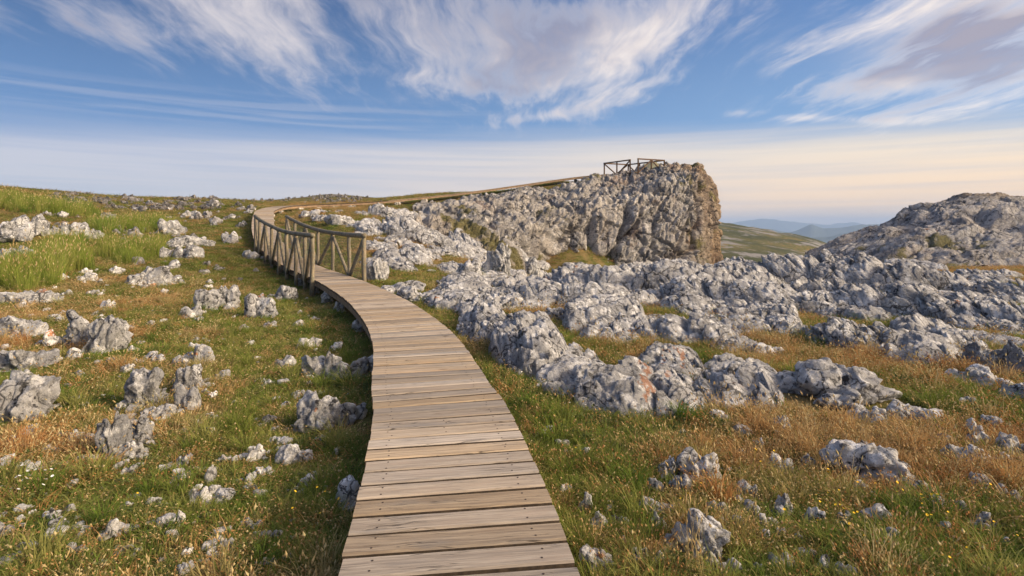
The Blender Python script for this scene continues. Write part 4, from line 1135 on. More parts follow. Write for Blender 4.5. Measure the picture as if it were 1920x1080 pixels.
 ('rock', (1322, 1044, 1366, 1085), 'white stone below the pointed black spotted slab', dict(n=2)),
 ('rock', (1360, 1055, 1392, 1085), 'small white stone right of the one below the spotted slab', dict(n=1)),
 ('rock', (1083, 1034, 1157, 1086), 'blocky grey stone beside the boardwalk at the bottom', dict(n=3)),
 ('rock', (1040, 820, 1070, 842), 'tan stone tilted in the green grass right of the boardwalk', dict(n=1)),
 ('rock', (1084, 930, 1112, 964), 'upright stone in the grass close to the right boardwalk edge', dict(n=2)),
 ('rock', (1196, 938, 1266, 972), 'pinkish half hidden stone in the orange grass', dict(n=2)),
 ('rock', (1318, 944, 1364, 972), 'half hidden stone above the pointed spotted slab', dict(n=2)),
 ('rock', (1213, 904, 1246, 922), 'small stone left below the split slab', dict(n=2)),
 ('rock', (1408, 818, 1434, 842), 'white topped stone in the dry grass below the ragged outcrop', dict(n=2)),
 ('rock', (1440, 858, 1486, 890), 'pale stone in dry grass left of the jagged slab', dict(n=2)),
 ('rock', (1450, 932, 1488, 968), 'stacked white stone left below the jagged slab', dict(n=3)),
 ('rock', (1422, 970, 1458, 994), 'grey stone below the stacked white stone', dict(n=2)),
 ('rock', (1382, 908, 1422, 934), 'dull stone between the split slab and the stacked white stone', dict(n=2)),
 ('rock', (1768, 838, 1850, 878), 'grey stone of two lumps at the right of the dry meadow', dict(n=3)),
 ('rock', (1876, 826, 1950, 866), 'pale stone cut by the right edge of the dry meadow', dict(n=2)),
 ('rock', (1774, 942, 1812, 966), 'small white stone alone on bare soil at the right', dict(n=1)),
 ('rock', (1612, 954, 1668, 990), 'mottled stone among yellow flowers', dict(n=2)),
 ('rock', (1700, 908, 1745, 936), 'dark and white stone right below the jagged slab', dict(n=3)),
 ('rock', (1495, 1033, 1530, 1052), 'grey stone low among dry grass at the bottom', dict(n=1)),
 ('rock', (1440, 1046, 1490, 1072), 'flat grey stone beside the lowest dry grass', dict(n=2)),
 ('rock', (1565, 1066, 1610, 1090), 'stone cut by the bottom edge among flowers', dict(n=2)),
 ('rock', (1806, 984, 1856, 1004), 'smooth tan stone at the far right foreground', dict(n=2)),
]
for k, (nm, box, lab, kw) in enumerate(HERO):
    kw = dict(kw)
    if box[0] > 660 and (nm == 'outcrop' or 'arc of orange' in lab):
        low_outcrop(box, lab, 1000 + 17 * k); continue
    hero(nm, box, lab, {'outcrop': 'rock outcrop', 'boulder': 'boulder', 'rock': 'rock'}[nm], 1000 + 17 * k, **kw)

# anchors that single out the smaller rocks lying round them
ANCH = [('at its bend', 'the boardwalk bend outcrop'), ('split by a groove', 'the grooved hump beside the boardwalk'), ('streak near its peak', 'the orange streaked pale block'), ('hollow top behind', 'the hollow topped outcrop'),
 ('low chain of grey', 'the low chain of lobes'), ('pointed boulder with an arc', 'the boulder with orange arc'), ('pale ragged outcrop', 'the ragged pale outcrop'), ('broad white domed', 'the white domed boulder'), ('right half of the long', 'the sloping whaleback outcrop'),
 ('left half of the long', "the whaleback's left half"), ('rounded grey boulder at the right end', 'the boulder ending the whaleback'), ('low two lobed white', 'the two lobed white rock'), ('elongated grey outcrop behind', 'the light faced long outcrop'), ('dark grey leaning', 'the dark leaning outcrop'),
 ('craggy grey outcrop between the chain', 'the craggy mid field outcrop'), ('low ridge of grey', 'the low ridge behind whaleback'), ('below the dry grass strip', 'the outcrop below dry grass'), ('with an orange spot on top', 'the orange spotted ridge block'), ('split by a dark cleft', 'the cleft ridge block'),
 ('right below the cliff end', 'the hump below the cliff'), ('in front of the valley', 'the hump facing the valley'), ('left of the rocky hill', 'the broad flat ridge hump'), ('flat slab of the ridge', 'the slab under rocky hill'), ('below the broad flat', 'the step below flat hump'), ('step below the flat slab', 'the step below hill slab'),
 ('grey blocks between', 'the blocks behind lobe chain'), ('lobed outcrop beyond', 'the outcrop beside orange meadow'), ('right of the short fence', 'the outcrop at slope foot'), ('left of the twin dark', 'the left twin slope outcrop'), ('right of the twin grey', 'the right twin slope outcrop'),
 ('flat grey outcrop above', 'the flat slope outcrop'), ('orange meadow above', 'the orange meadow outcrop'), ('wide grey outcrop', 'the wide upper slope outcrop'), ('rounded tan boulder at', 'the rounded tan cliff boulder'), ('above the rounded tan', 'the lobed outcrop by cliff'), ('heap beside', 'the rock heap under boardwalk'),
 ('bright split face', 'the split faced boulder'), ('with a dark hollow, left', 'the pointed hollow boulder'), ('orange lichen spot left of', 'the orange spotted boulder'), ('left of the twin white', 'the left twin white boulder'), ('layered white outcrop', 'the layered outcrop'), ('three lobes in', 'the three lobed outcrop'),
 ('middle of the left meadow', 'the mid meadow white rock'), ('craggy grey outcrop left of the board', 'the craggy boardwalk outcrop'), ('white boulder with a dark hole', 'the holed white boulder'), ('cap left of the fence', 'the orange capped outcrop'), ('broad rounded white', 'the broad rounded boulder'), ('beside tall grass on the upper', 'the tall grass boulders'),
 ('jagged slab lying', 'the jagged foreground slab'), ('split along its length', 'the split slab'), ('pointed white slab', 'the black spotted slab'), ('oblong white', 'the oblong speckled rock'), ('broken white stone low', 'the broken white stone'), ('slope left of the fence top', 'the boulder near fence top')]
APOS = []
for o in list(C.objects):
    lb = o.get('label', '')
    for key, short in ANCH:
        if key in lb and o.get('category') in ('rock outcrop', 'boulder', 'rock') and short not in [a_[2] for a_ in APOS]:
            APOS.append((o.location.x, o.location.y, short)); break
def relation(x, y):
    best = min(APOS, key=lambda a_: (a_[0] - x) ** 2 + (a_[1] - y) ** 2)
    dx, dy = x - best[0], y - best[1]
    a = math.atan2(best[0], best[1]); rx = dx * math.cos(a) - dy * math.sin(a); ry = dx * math.sin(a) + dy * math.cos(a)
    side = ('right of' if rx > 0 else 'left of') if abs(rx) > abs(ry) else ('behind' if ry > 0 else 'in front of')
    return side, best[2], math.hypot(dx, dy)
# shared shapes for the many smaller rocks
VAR = []
for k in range(16):
    P, f = rock_geo(1.0, 0.8, 0.62, 5 if k < 7 else 4, 5000 + 31 * k, None, 1 + k % 5)
    me = np_mesh('rock', P, f); me.materials.append(M_ROCK if k < 7 else M_ROCK); VAR.append(me)
VFAR = []
for me in VAR:
    m2 = me.copy(); m2.materials.clear(); m2.materials.append(M_ROCKFAR); VFAR.append(m2)
VBACKLIT = []
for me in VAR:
    m2 = me.copy(); m2.materials.clear(); m2.materials.append(M_BACKLITROCK); VBACKLIT.append(m2)
VWHITE = []
for me in VAR:
    m2 = me.copy(); m2.materials.clear(); m2.materials.append(M_STONE); VWHITE.append(m2)
VSLAB = []
for k in range(10):
    P, f = outcrop_geo(1.0, 0.95, 0.36, 74 if k < 6 else 44, 66 if k < 6 else 40, 8000 + 13 * k)
    me = np_mesh('rock', P, f); me.materials.append(M_ROCKMID); VSLAB.append(me)
def in_poly(u, v, poly):
    c = False
    for (x1, y1), (x2, y2) in zip(poly, poly[1:] + poly[:1]):
        if (y1 > v) != (y2 > v) and u < (x2 - x1) * (v - y1) / (y2 - y1) + x1: c = not c
    return c
def near_deck(x, y, m=0.12):
    d2 = (MID[:, 0] - x) ** 2 + (MID[:, 1] - y) ** 2
    return d2.min() < (DW / 2 + m) ** 2
ZONES = [
 # polygon, count, size px (lo, hi, power), clump, flat, label, group
 ([(555, 398), (700, 394), (900, 396), (1040, 420), (1010, 515), (860, 515), (690, 500), (690, 442), (560, 415)], 330, (11, 56, 1.8), 0.60, (.45, .75),
  'grey limestone rock on the grassy slope between the fence and the cliff', 'rocks on the slope between the fence and the cliff'),
 ([(0, 560), (470, 525), (600, 560), (690, 640), (690, 760), (640, 1075), (0, 1075)], 620, (8, 32, 2.8), 0.42, (.36, .62),
  'small pale stone lying in the grass of the left meadow', 'small stones in the left meadow'),
 ([(200, 385), (470, 380), (490, 520), (330, 540), (0, 545), (0, 500), (200, 470)], 150, (7, 26, 2.4), 0.5, (.35, .7),
  'pale rock on the upper left slope beside the fence', 'rocks on the upper left slope'),
 ([(75, 362), (300, 368), (480, 377), (480, 392), (300, 396), (120, 388)], 300, (5, 16, 2.0), 0.35, (.35, .65),
  'dark grey rock in the line of rocks along the left skyline', 'rocks along the left skyline'),
 ([(820, 520), (1000, 500), (1400, 488), (1920, 498), (1920, 640), (1850, 690), (1700, 600), (1500, 600), (1400, 660), (1200, 590), (1000, 585), (860, 565)], 470, (18, 90, 1.7), 0.42, (.30, .52),
  'grey limestone lump packed among others in the right rock field', 'limestone lumps of the right rock field'),
 ([(1010, 790), (1500, 790), (1900, 720), (1920, 1075), (1110, 1075)], 120, (12, 40, 2.2), 0.2, (.55, .9),
  'small grey stone half hidden in the dry grass of the right foreground', 'small stones in the right foreground grass'),
 ([(0, 400), (300, 392), (300, 440), (0, 470)], 40, (8, 24, 2.0), 0.4, (.4, .7),
  'pale rock between the tall grass tufts at the upper left', 'rocks among tall grass tufts'),
 ([(440, 372), (560, 368), (610, 365), (670, 368), (770, 379), (770, 384), (440, 380)], 260, (2.5, 6.5, 1.5), 0.3, (.6, 1.0), 'dark rock on the low rise behind the far boardwalk', 'rocks on the far rise'),
]
STRIPS = [(970, 535, 60, 12), (1085, 590, 60, 22), (1060, 610, 40, 16), (1280, 582, 75, 12), (1440, 640, 80, 26), (1480, 600, 50, 10), (1250, 655, 70, 14), (1700, 645, 40, 8), (1870, 625, 70, 10), (1640, 585, 90, 7), (1800, 578, 60, 6), (1500, 575, 60, 8), (1690, 560, 60, 6), (1210, 570, 40, 9), (1860, 665, 40, 10)]
cand = []
for zi, (poly, cnt, (lo, hi, pw), clump, fl, lab, grp) in enumerate(ZONES):
    us = [p[0] for p in poly]; vs = [p[1] for p in poly]
    k = tries = 0
    while k < cnt and tries < cnt * 12:
        tries += 1
        u, v = rng.uniform(min(us), max(us)), rng.uniform(min(vs), max(vs))
        if not in_poly(u, v, poly): continue
        if zi == 4 and u > 1725 and v < 520: continue
        if zi == 4 and max(math.exp(-((u - a) / ra) ** 2 - ((v - b) / rb) ** 2) for a, b, ra, rb in STRIPS) > 0.55: continue
        nz = fbm(np.array([[u / 70.0, v / 24.0, zi * 5.0]]), 2, 77)[0]
        if nz < (clump - 0.5) * 0.6 and rng.random() < 0.9: continue
        px = lo + (hi - lo) * rng.random() ** pw
        if zi == 0: px *= np.interp(v, [394, 430, 500], [0.45, 0.75, 1.1])
        if zi == 4: px *= np.interp(v, [490, 560, 640], [0.75, 1.0, 1.2])
        if zi == 1: px *= np.interp(v, [560, 1050], [0.8, 1.25])
        cand.append((px, u, v, zi)); k += 1
cand.sort(reverse=True)
N_IND = max(0, 296 - sum(1 for h_ in HERO if h_[0] == 'rock'))
stones = []; REL = []
n_ind = 0
for px, u, v, zi in cand:
    x, y, z = hit(u, v)
    if near_deck(x, y, 0.25 + 0.3 * px * y / F) or y > (75 if zi < 7 else 170): continue
    wd = px * y / F
    fl = ZONES[zi][4]
    sc = (wd, wd * rng.uniform(.8, 1.25), wd / 0.62 * rng.uniform(*fl))
    rz = rng.normal() * 0.35 - math.atan2(x, y)
    tl = (rng.normal() * .12, rng.normal() * .12)
    big = px > 34
    slab = zi in (0, 4)
    vi = int((rng.integers(0, 6) if big else rng.integers(6, 10)) if slab else (rng.integers(0, 7) if big else rng.integers(7, 16)))
    if slab: sc = (wd * 1.1, wd * rng.uniform(.9, 1.5), wd * rng.uniform(.5, .9)); tl = (tl[0] * .4, tl[1] * .4)
    loc = (x, y, z + (0.05 if zi in (1, 5) else -0.04) * wd)
    if wd > 0.12: FOOT.append((x, y, math.cos(rz), math.sin(rz), wd * 0.40, wd * 0.34))
    if n_ind < N_IND:
        o = obj('rock', (VSLAB if slab else VBACKLIT if zi in (3, 7) else VFAR if y > 16 else VWHITE)[vi], None, loc=loc)
        o.rotation_euler = (tl[0], tl[1], rz); o.scale = sc
        tag(o, None, 'rock', ZONES[zi][6]); n_ind += 1; REL.append((o,) + relation(x, y) + (wd,))
    else:
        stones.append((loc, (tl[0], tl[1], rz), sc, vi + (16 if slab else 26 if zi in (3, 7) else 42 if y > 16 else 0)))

ORD_ = ['seventeenth', 'eighteenth', 'nineteenth', 'twentieth'] + ['twenty-' + k for k in ('first', 'second', 'third', 'fourth', 'fifth', 'sixth', 'seventh', 'eighth', 'ninth')] + ['thirtieth'] + ['thirty-' + k for k in ('first', 'second', 'third', 'fourth', 'fifth')]
ORD = ['nearest', 'second', 'third', 'fourth', 'fifth', 'sixth', 'seventh', 'eighth', 'ninth', 'tenth', 'eleventh', 'twelfth', 'thirteenth', 'fourteenth', 'fifteenth', 'sixteenth'] + ORD_
groups = {}
for o, side, short, dist, wd in REL: groups.setdefault((side, short), []).append((dist, wd, o))
for (side, short), lst in groups.items():
    lst.sort(key=lambda t_: t_[0])
    for i, (dist, wd, o) in enumerate(lst):
        size = 'large' if wd > 1.0 else 'small' if wd < 0.45 else 'middling'
        o['label'] = ('%s grey rock directly %s %s' % (size, side, short)) if len(lst) == 1 else ('%s grey rock %s %s, %s from it' % (size, side, short, ORD[min(i, len(ORD) - 1)] + ('' if i == 0 else ' nearest')))
# ------------------------------------------------------------------ scattering many small things as one object (geometry nodes)
def scatter(name, sources, pts, rots, scls, kinds, label=None):
    col = bpy.data.collections.new(name + '_source')
    for i, so in enumerate(sources):
        o = bpy.data.objects.new('%s_source_%03d' % (name, i), so); col.objects.link(o)
    pts = np.asarray(pts, np.float32)
    me = bpy.data.meshes.new(name); me.vertices.add(len(pts)); me.vertices.foreach_set('co', pts.ravel())
    for nm, ty, arr in (('rot', 'FLOAT_VECTOR', rots), ('scl', 'FLOAT_VECTOR', scls)):
        a = me.attributes.new(nm, ty, 'POINT'); a.data.foreach_set('vector', np.asarray(arr, np.float32).ravel())
    a = me.attributes.new('pick', 'INT', 'POINT'); a.data.foreach_set('value', np.asarray(kinds, np.int32))
    o = obj(name, me); tag(o, label, None, kind='stuff')
    ng = bpy.data.node_groups.new(name, 'GeometryNodeTree')
    ng.interface.new_socket('Geometry', in_out='INPUT', socket_type='NodeSocketGeometry')
    ng.interface.new_socket('Geometry', in_out='OUTPUT', socket_type='NodeSocketGeometry')
    N = ng.nodes
    gi, go = N.new('NodeGroupInput'), N.new('NodeGroupOutput')
    ci = N.new('GeometryNodeCollectionInfo'); ci.inputs['Collection'].default_value = col
    ci.inputs['Separate Children'].default_value = True; ci.inputs['Reset Children'].default_value = True
    ip = N.new('GeometryNodeInstanceOnPoints'); ip.inputs['Pick Instance'].default_value = True
    def attr(nm, ty):
        n = N.new('GeometryNodeInputNamedAttribute'); n.data_type = ty; n.inputs['Name'].default_value = nm
        return n.outputs[0]
    Lk = ng.links.new
    Lk(gi.outputs[0], ip.inputs['Points']); Lk(ci.outputs[0], ip.inputs['Instance'])
    Lk(attr('pick', 'INT'), ip.inputs['Instance Index'])
    e2r = N.new('FunctionNodeEulerToRotation'); Lk(attr('rot', 'FLOAT_VECTOR'), e2r.inputs[0]); Lk(e2r.outputs[0], ip.inputs['Rotation'])
    Lk(attr('scl', 'FLOAT_VECTOR'), ip.inputs['Scale']); Lk(ip.outputs[0], go.inputs[0])
    md = o.modifiers.new('scatter', 'NODES'); md.node_group = ng
    return o
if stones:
    scatter('loose_stones', VWHITE + VSLAB + VBACKLIT + VFAR, [s[0] for s in stones], [s[1] for s in stones], [s[2] for s in stones], [s[3] for s in stones])

# ------------------------------------------------------------------ rough stone piers carrying the boardwalk
def build_pier(y, side, label, group=None, wd=0.34, inset=0.06):
    s0 = s_at_y(y); p, q = deck(s0)
    off = side * (DW * wide(y) / 2 - inset)
    x, yy = p[0] + q[1] * off, p[1] - q[0] * off
    g = H(x, yy)[0] - 0.05; top = p[2] - 0.185
    t = thing('stone_pier', label, 'pier', (x, yy, g), group)
    rr = random.Random(int(y * 10)); z = 0.0; n = max(2, int(round((top - g) / 0.17)))
    hh = (top - g) / n
    for i in range(n):
        for k in ((-1, 1) if rr.random() < .55 else (0,)):
            o = obj('stone', rr.choice(VPIER), None, t, (k * wd * .24 * q[0] + rr.gauss(0, .012), k * wd * .24 * q[1] + rr.gauss(0, .012), z))
            w2 = wd * (.58 if k else 1.0) * rr.uniform(.9, 1.12)
            o.scale = (w2, wd * rr.uniform(.8, 1.0), hh * 1.12 / 0.62); o.rotation_euler = (rr.gauss(0, .06), rr.gauss(0, .06), rr.uniform(0, 6.28) if not k else rr.gauss(0, .3))
        z += hh
VPIER = []
for me in VAR[:5]:
    m2 = me.copy(); m2.name = 'stone'; m2.materials.clear(); m2.materials.append(M_PIER); VPIER.append(m2)
for y, lab in ((7.0, 'white stone pier under the left boardwalk edge nearest the foreground bend'), (9.6, 'pale pier of stacked stones at the sharp left bend of the boardwalk'), (12.0, 'white stone pier just in front of the near fence post'),
               (13.6, 'tan stone pier under the boardwalk between the first fence posts'), (15.2, 'pale stone pier beside the rounded boulder under the fence'), (17.0, 'white stone pier under the middle of the left fence'), (19.2, 'small stone pier under the far half of the left fence'), (21.6, 'stone pier under the far end of the left fence')):
    build_pier(y, -1, lab)
for i, (y, ex) in enumerate(((26.5, 0), (29.0, 0), (31.5, 0), (34.0, 0), (36.6, 0), (39.3, 0))):
    build_pier(y, 1, '%s white stone pier past the fence, counted along the climbing boardwalk' % ('first', 'second', 'third', 'fourth', 'fifth', 'sixth')[i], 'white stone piers under the far boardwalk', .42)
for i, u in enumerate((592, 624, 657, 702, 742, 790)):
    j = np.argmin(np.abs(960 + MID[:, 0] / MID[:, 1] * F - u) + 1e3 * (MID[:, 1] < 39.5))
    build_pier(MID[j, 1], 1, '%s lit stone pier from the left under the boardwalk stretch heading to the cliff' % ('first', 'second', 'third', 'fourth', 'fifth', 'sixth')[i], 'white stone piers under the far boardwalk', .5)

# ------------------------------------------------------------------ vegetation
def grass_mat(name, c1, c2, c3, patch=0.5, trans=0.35):
    m = bpy.data.materials.new(name); m.use_nodes = True; m.node_tree.nodes.clear()
    t = NT(m.node_tree)
    out = t.n('ShaderNodeOutputMaterial')
    pos = t.n('ShaderNodeNewGeometry').outputs['Position']
    rnd = t.n('ShaderNodeObjectInfo').outputs['Random']
    n = t.noise(pos, patch, 4, 0.6); n2 = t.noise(pos, 9.0, 3, 0.6)
    col = t.mix(t.mr(n, 0.38, 0.62), c1, c2)
    col = t.mix(t.mr(t.m('ADD', t.m('MULTIPLY', rnd, 0.6), t.m('MULTIPLY', n2, 0.6)), 0.45, 0.95), col, c3)
    d = t.n('ShaderNodeBsdfDiffuse'); tr = t.n('ShaderNodeBsdfTranslucent'); mx = t.n('ShaderNodeMixShader')
    t.put(d.inputs[0], col); t.put(tr.inputs[0], col); mx.inputs[0].default_value = trans
    t.t.links.new(d.outputs[0], mx.inputs[1]); t.t.links.new(tr.outputs[0], mx.inputs[2]); t.t.links.new(mx.outputs[0], out.inputs[0])
    return m
M_GREEN = grass_mat('green_grass', (0.12, 0.185, 0.034), (0.19, 0.225, 0.048), (0.30, 0.29, 0.09))
M_DRY = grass_mat('dry_grass', (0.47, 0.245, 0.095), (0.42, 0.265, 0.115), (0.58, 0.41, 0.20))
M_OLIVE = grass_mat('olive_grass', (0.23, 0.225, 0.07), (0.31, 0.26, 0.09), (0.42, 0.335, 0.15))
M_TALL = grass_mat('tall_grass', (0.15, 0.235, 0.040), (0.22, 0.27, 0.050), (0.33, 0.33, 0.09))
M_HERB = grass_mat('herb_leaf', (0.075, 0.105, 0.035), (0.11, 0.135, 0.045), (0.17, 0.19, 0.075), trans=0.25)
M_STRAW = grass_mat('straw', (0.55, 0.42, 0.20), (0.50, 0.35, 0.17), (0.62, 0.52, 0.28))
M_YEL = flat_mat('yellow_petal', (0.80, 0.52, 0.03), 0.7, c2=(0.75, 0.42, 0.02))
M_WHT = flat_mat('white_petal', (0.78, 0.76, 0.72), 0.7)
def clump(name, mat, nb, hgt, wd, spread, lean, seed, seeds=0.0, mat2=None, curl=0.5):
    r_ = random.Random(seed); v = []; f = []; mi = []
    for b in range(nb):
        a = r_.uniform(0, 6.283); rad = spread * math.sqrt(r_.random())
        x, y = math.cos(a) * rad, math.sin(a) * rad
        h = hgt * r_.uniform(0.45, 1.0); ln = lean * r_.uniform(0.1, 1.0) * h
        d = a + r_.gauss(0, 0.9); dx, dy = math.cos(d), math.sin(d)
        fa = r_.uniform(0, 6.283); wx, wy = math.cos(fa), math.sin(fa); w2 = wd * r_.uniform(.6, 1.2)
        base = len(v); prev = None
        for t in (0, 0.4, 0.75):
            q = ln * t ** (1 + curl * 2); z = h * (t - 0.12 * curl * t * t)
            k = w2 * (1 - 0.55 * t) / 2
            v += [(x + dx * q - wx * k, y + dy * q - wy * k, z), (x + dx * q + wx * k, y + dy * q + wy * k, z)]
        v.append((x + dx * ln * 1.25, y + dy * ln * 1.25, h * (1 - 0.12 * curl)))
        f += [(base, base + 1, base + 3, base + 2), (base + 2, base + 3, base + 5, base + 4), (base + 4, base + 5, base + 6)]; mi += [0, 0, 0]
        if r_.random() < seeds:
            c = Vector(v[-1]); s_ = h * 0.13; rr = wd * 1.25
            e = Vector((dx * 0.35, dy * 0.35, 0.95)).normalized() * s_
            b2 = len(v); px_, py_ = Vector((wx, wy, 0)) * rr, Vector((-wy, wx, 0)) * rr
            v += [tuple(c - e * .2), tuple(c + e * .35 + px_), tuple(c + e * .35 + py_), tuple(c + e * .35 - px_), tuple(c + e * .35 - py_), tuple(c + e)]
            f += [(b2, b2 + 2, b2 + 1), (b2, b2 + 3, b2 + 2), (b2, b2 + 4, b2 + 3), (b2, b2 + 1, b2 + 4), (b2 + 1, b2 + 2, b2 + 5), (b2 + 2, b2 + 3, b2 + 5), (b2 + 3, b2 + 4, b2 + 5), (b2 + 4, b2 + 1, b2 + 5)]
            mi += [1] * 8
    me = bpy.data.meshes.new(name); me.from_pydata(v, [], f); me.materials.append(mat); me.materials.append(mat2 or mat)
    me.polygons.foreach_set('material_index', np.array(mi, np.int32)); me.update()
    return me
def herb(name, nl, rad, hgt, leaf, seed):
    r_ = random.Random(seed); v = []; f = []
    for k in range(nl):
        a = r_.uniform(0, 6.283); q = rad * math.sqrt(r_.random()); z = hgt * r_.uniform(.15, 1) * (1 - 0.5 * (q / rad) ** 2)
        c = Vector((math.cos(a) * q, math.sin(a) * q, z)); d = Vector((r_.gauss(0, 1), r_.gauss(0, 1), r_.gauss(0.5, .5))).normalized()
        s_ = d.cross(Vector((r_.gauss(0, 1), r_.gauss(0, 1), r_.gauss(0, 1)))).normalized(); l = leaf * r_.uniform(.6, 1.3)
        b = len(v); v += [tuple(c), tuple(c + d * l * .5 + s_ * l * .28), tuple(c + d * l), tuple(c + d * l * .5 - s_ * l * .28)]; f.append((b, b + 1, b + 2, b + 3))
    me = bpy.data.meshes.new(name); me.from_pydata(v, [], f); me.materials.append(M_HERB); me.update()
    return me
def flower(name, mat, n, hgt, rad, seed):
    r_ = random.Random(seed); v = []; f = []; mi = []
    for k in range(n):
        x, y = r_.gauss(0, .05), r_.gauss(0, .05); h = hgt * r_.uniform(.6, 1.1); lx, ly = r_.gauss(0, .03), r_.gauss(0, .03)
        b = len(v); w2 = 0.0016
        v += [(x - w2, y, 0), (x + w2, y, 0), (x + lx + w2, y + ly, h), (x + lx - w2, y + ly, h)]; f.append((b, b + 1, b + 2, b + 3)); mi.append(0)
        b = len(v); c = (x + lx, y + ly, h); tx, ty = r_.gauss(0, .35), r_.gauss(-.25, .3)
        ring = [(c[0] + math.cos(t) * rad, c[1] + math.sin(t) * rad, c[2] + (math.cos(t) * tx + math.sin(t) * ty) * rad + rad * .25) for t in np.linspace(0, 6.283, 9)[:-1]]
        v += [c] + ring; f += [(b, b + 1 + i, b + 1 + (i + 1) % 8) for i in range(8)]; mi += [1] * 8
    me = bpy.data.meshes.new(name); me.from_pydata(v, [], f); me.materials.append(M_GREEN); me.materials.append(mat)
    me.polygons.foreach_set('material_index', np.array(mi, np.int32)); me.update()
    return me
GREEN = [clump('grass', M_GREEN, 46, .115, .0055, .085, .8, 10 + i, curl=.7) for i in range(3)]
OLIVE = [clump('grass', M_OLIVE, 42, .11, .005, .085, .8, 20 + i, .08, M_STRAW, .6) for i in range(3)]
DRY = [clump('grass', M_DRY, 36, .165, .0042, .085, .55, 30 + i, .22, M_DRY if i else M_STRAW, .4) for i in range(3)]
STRAW = [clump('grass', M_STRAW, 9, .33, .0032, .07, .5, 40 + i, .9, M_STRAW, .5) for i in range(2)]
TALL = [clump('grass', M_TALL, 75, .78, .010, .15, .42, 50 + i, .05, M_STRAW, .6) for i in range(2)]
TUSS = [clump('grass', M_GREEN, 85, .24, .0055, .06, .75, 80, .03, M_STRAW, .8), clump('grass', M_OLIVE, 80, .23, .005, .06, .75, 81, .12, M_STRAW, .8), clump('grass', M_DRY, 70, .26, .0045, .06, .6, 82, .3, M_STRAW, .6)]
HERBS = [herb('herb', 70, .085, .10, .020, 60 + i) for i in range(2)]
FLW = [flower('flower', M_YEL, 3, .17, .0065, 70), flower('flower', M_YEL, 2, .20, .007, 71), flower('flower', M_WHT, 4, .13, .008, 72)]

foot = np.array(FOOT)
def allowed(x, y, shrink=1.0):
    ok = np.ones(len(x), bool)
    for k in range(0, len(x), 4000):
        d2 = (x[k:k + 4000, None] - MID[None, :, 0]) ** 2 + (y[k:k + 4000, None] - MID[None, :, 1]) ** 2
        ok[k:k + 4000] &= d2.min(1) > (DW * 1.08 / 2 + 0.05) ** 2
        dx = x[k:k + 4000, None] - foot[None, :, 0]; dy = y[k:k + 4000, None] - foot[None, :, 1]
        lx = dx * foot[None, :, 2] + dy * foot[None, :, 3]; ly = -dx * foot[None, :, 3] + dy * foot[None, :, 2]
        ok[k:k + 4000] &= ((lx / foot[None, :, 4]) ** 2 + (ly / foot[None, :, 5]) ** 2).min(1) > 0.92 * shrink
    return ok
def pix(x, y):
    return 960 + x / y * F, HOR - (H(x, y) - EYE) / y * F
def field(u, v, items):
    """smooth sum of patches centred on places seen at (u, v)"""
    r = np.zeros(len(u))
    for a, b, ra, rb, w_ in items: r += w_ * np.exp(-((u - a) / ra) ** 2 - ((v - b) / rb) ** 2)
    return r
NV = 124000
r0, r1, ex = 1.3, 62.0, 0.62
rad = (rng.random(NV) * (r1 ** ex - r0 ** ex) + r0 ** ex) ** (1 / ex)
ang = np.radians(rng.uniform(-55, 55, NV))
gx, gy = rad * np.sin(ang), rad * np.cos(ang)
ok = allowed(gx, gy); gx, gy, rad = gx[ok], gy[ok], rad[ok]
gz = H(gx, gy)
gu, gv = 960 + gx / gy * F, HOR - (gz - EYE) / gy * F
p3 = np.stack([gx, gy, gx * 0], 1)
nA = fbm(p3 * 0.45, 3, 401); nB = fbm(p3 * 1.7, 3, 402); nC = fbm(p3 * 0.9 + 40, 2, 403)
dry = -0.25 - 0.08 * (gx < 0) + 0.75 * nA + 0.45 * nB + field(gu, gv, [
    (1450, 900, 330, 140, .75), (1750, 820, 260, 110, .65), (1250, 1000, 160, 90, .25), (1600, 700, 300, 60, .25), (1100, 590, 110, 35, .7), (900, 460, 260, 60, .35), (620, 392, 120, 18, .9),
    (760, 465, 90, 22, .8), (1250, 660, 120, 40, .4), (1850, 500, 140, 18, .9), (230, 655, 130, 50, .45), (60, 640, 120, 70, .35), (40, 860, 90, 60, .35), (150, 560, 160, 25, .45), (330, 420, 120, 30, .3),
    (1060, 850, 110, 110, -.75), (960, 720, 70, 90, -.5), (620, 780, 120, 230, -.7), (560, 1000, 160, 90, -.45), (560, 620, 110, 60, -.5), (420, 470, 90, 60, -.4), (480, 850, 200, 150, -.2), (1250, 790, 200, 40, -.5), (150, 760, 90, 50, -.4), (1500, 1010, 420, 110, .30), (120, 1000, 200, 80, -.1), (1560, 1000, 160, 60, -.25)])
q = rng.random(len(gx))
green = (dry < -0.12); drym = (dry > 0.22)
mix = rng.random(len(gx))
kind = np.where(green, np.where(mix < .70, 0, np.where(mix < .86, 1, 2)), np.where(drym, np.where(mix < .66, 2, np.where(mix < .9, 1, 0)), np.where(mix < .58, 1, np.where(mix < .80, 0, 2))))
sc = (rad / 3.0) ** 0.50 * rng.uniform(.65, 1.25, len(gx))
thin = (nC > -0.45) | (q < 0.35)            # thin, trodden patches
rotz = rng.uniform(0, 6.28, len(gx))
rots = np.stack([rng.normal(0, .12, len(gx)), rng.normal(0, .12, len(gx)), rotz], 1)
def put(name, src, sel, hs, label):
    if sel.sum() == 0: return
    n = int(sel.sum())
    s_ = sc[sel]
    scatter(name, src, np.stack([gx[sel], gy[sel], gz[sel] - 0.01], 1), rots[sel], np.stack([s_, s_, s_ * hs * short[sel] * (rad[sel] / 3.0) ** -0.40 * rng.uniform(.7, 1.2, n)], 1), rng.integers(0, len(src), n), label)
short = np.where(gx < -0.4, 0.62, np.where(rad < 12, 0.9, 0.75)) * np.clip(1 + 0.5 * nB, .6, 1.4)
put('green_grass', GREEN, thin & (kind == 0), 0.95, 'short green grass between the rocks')
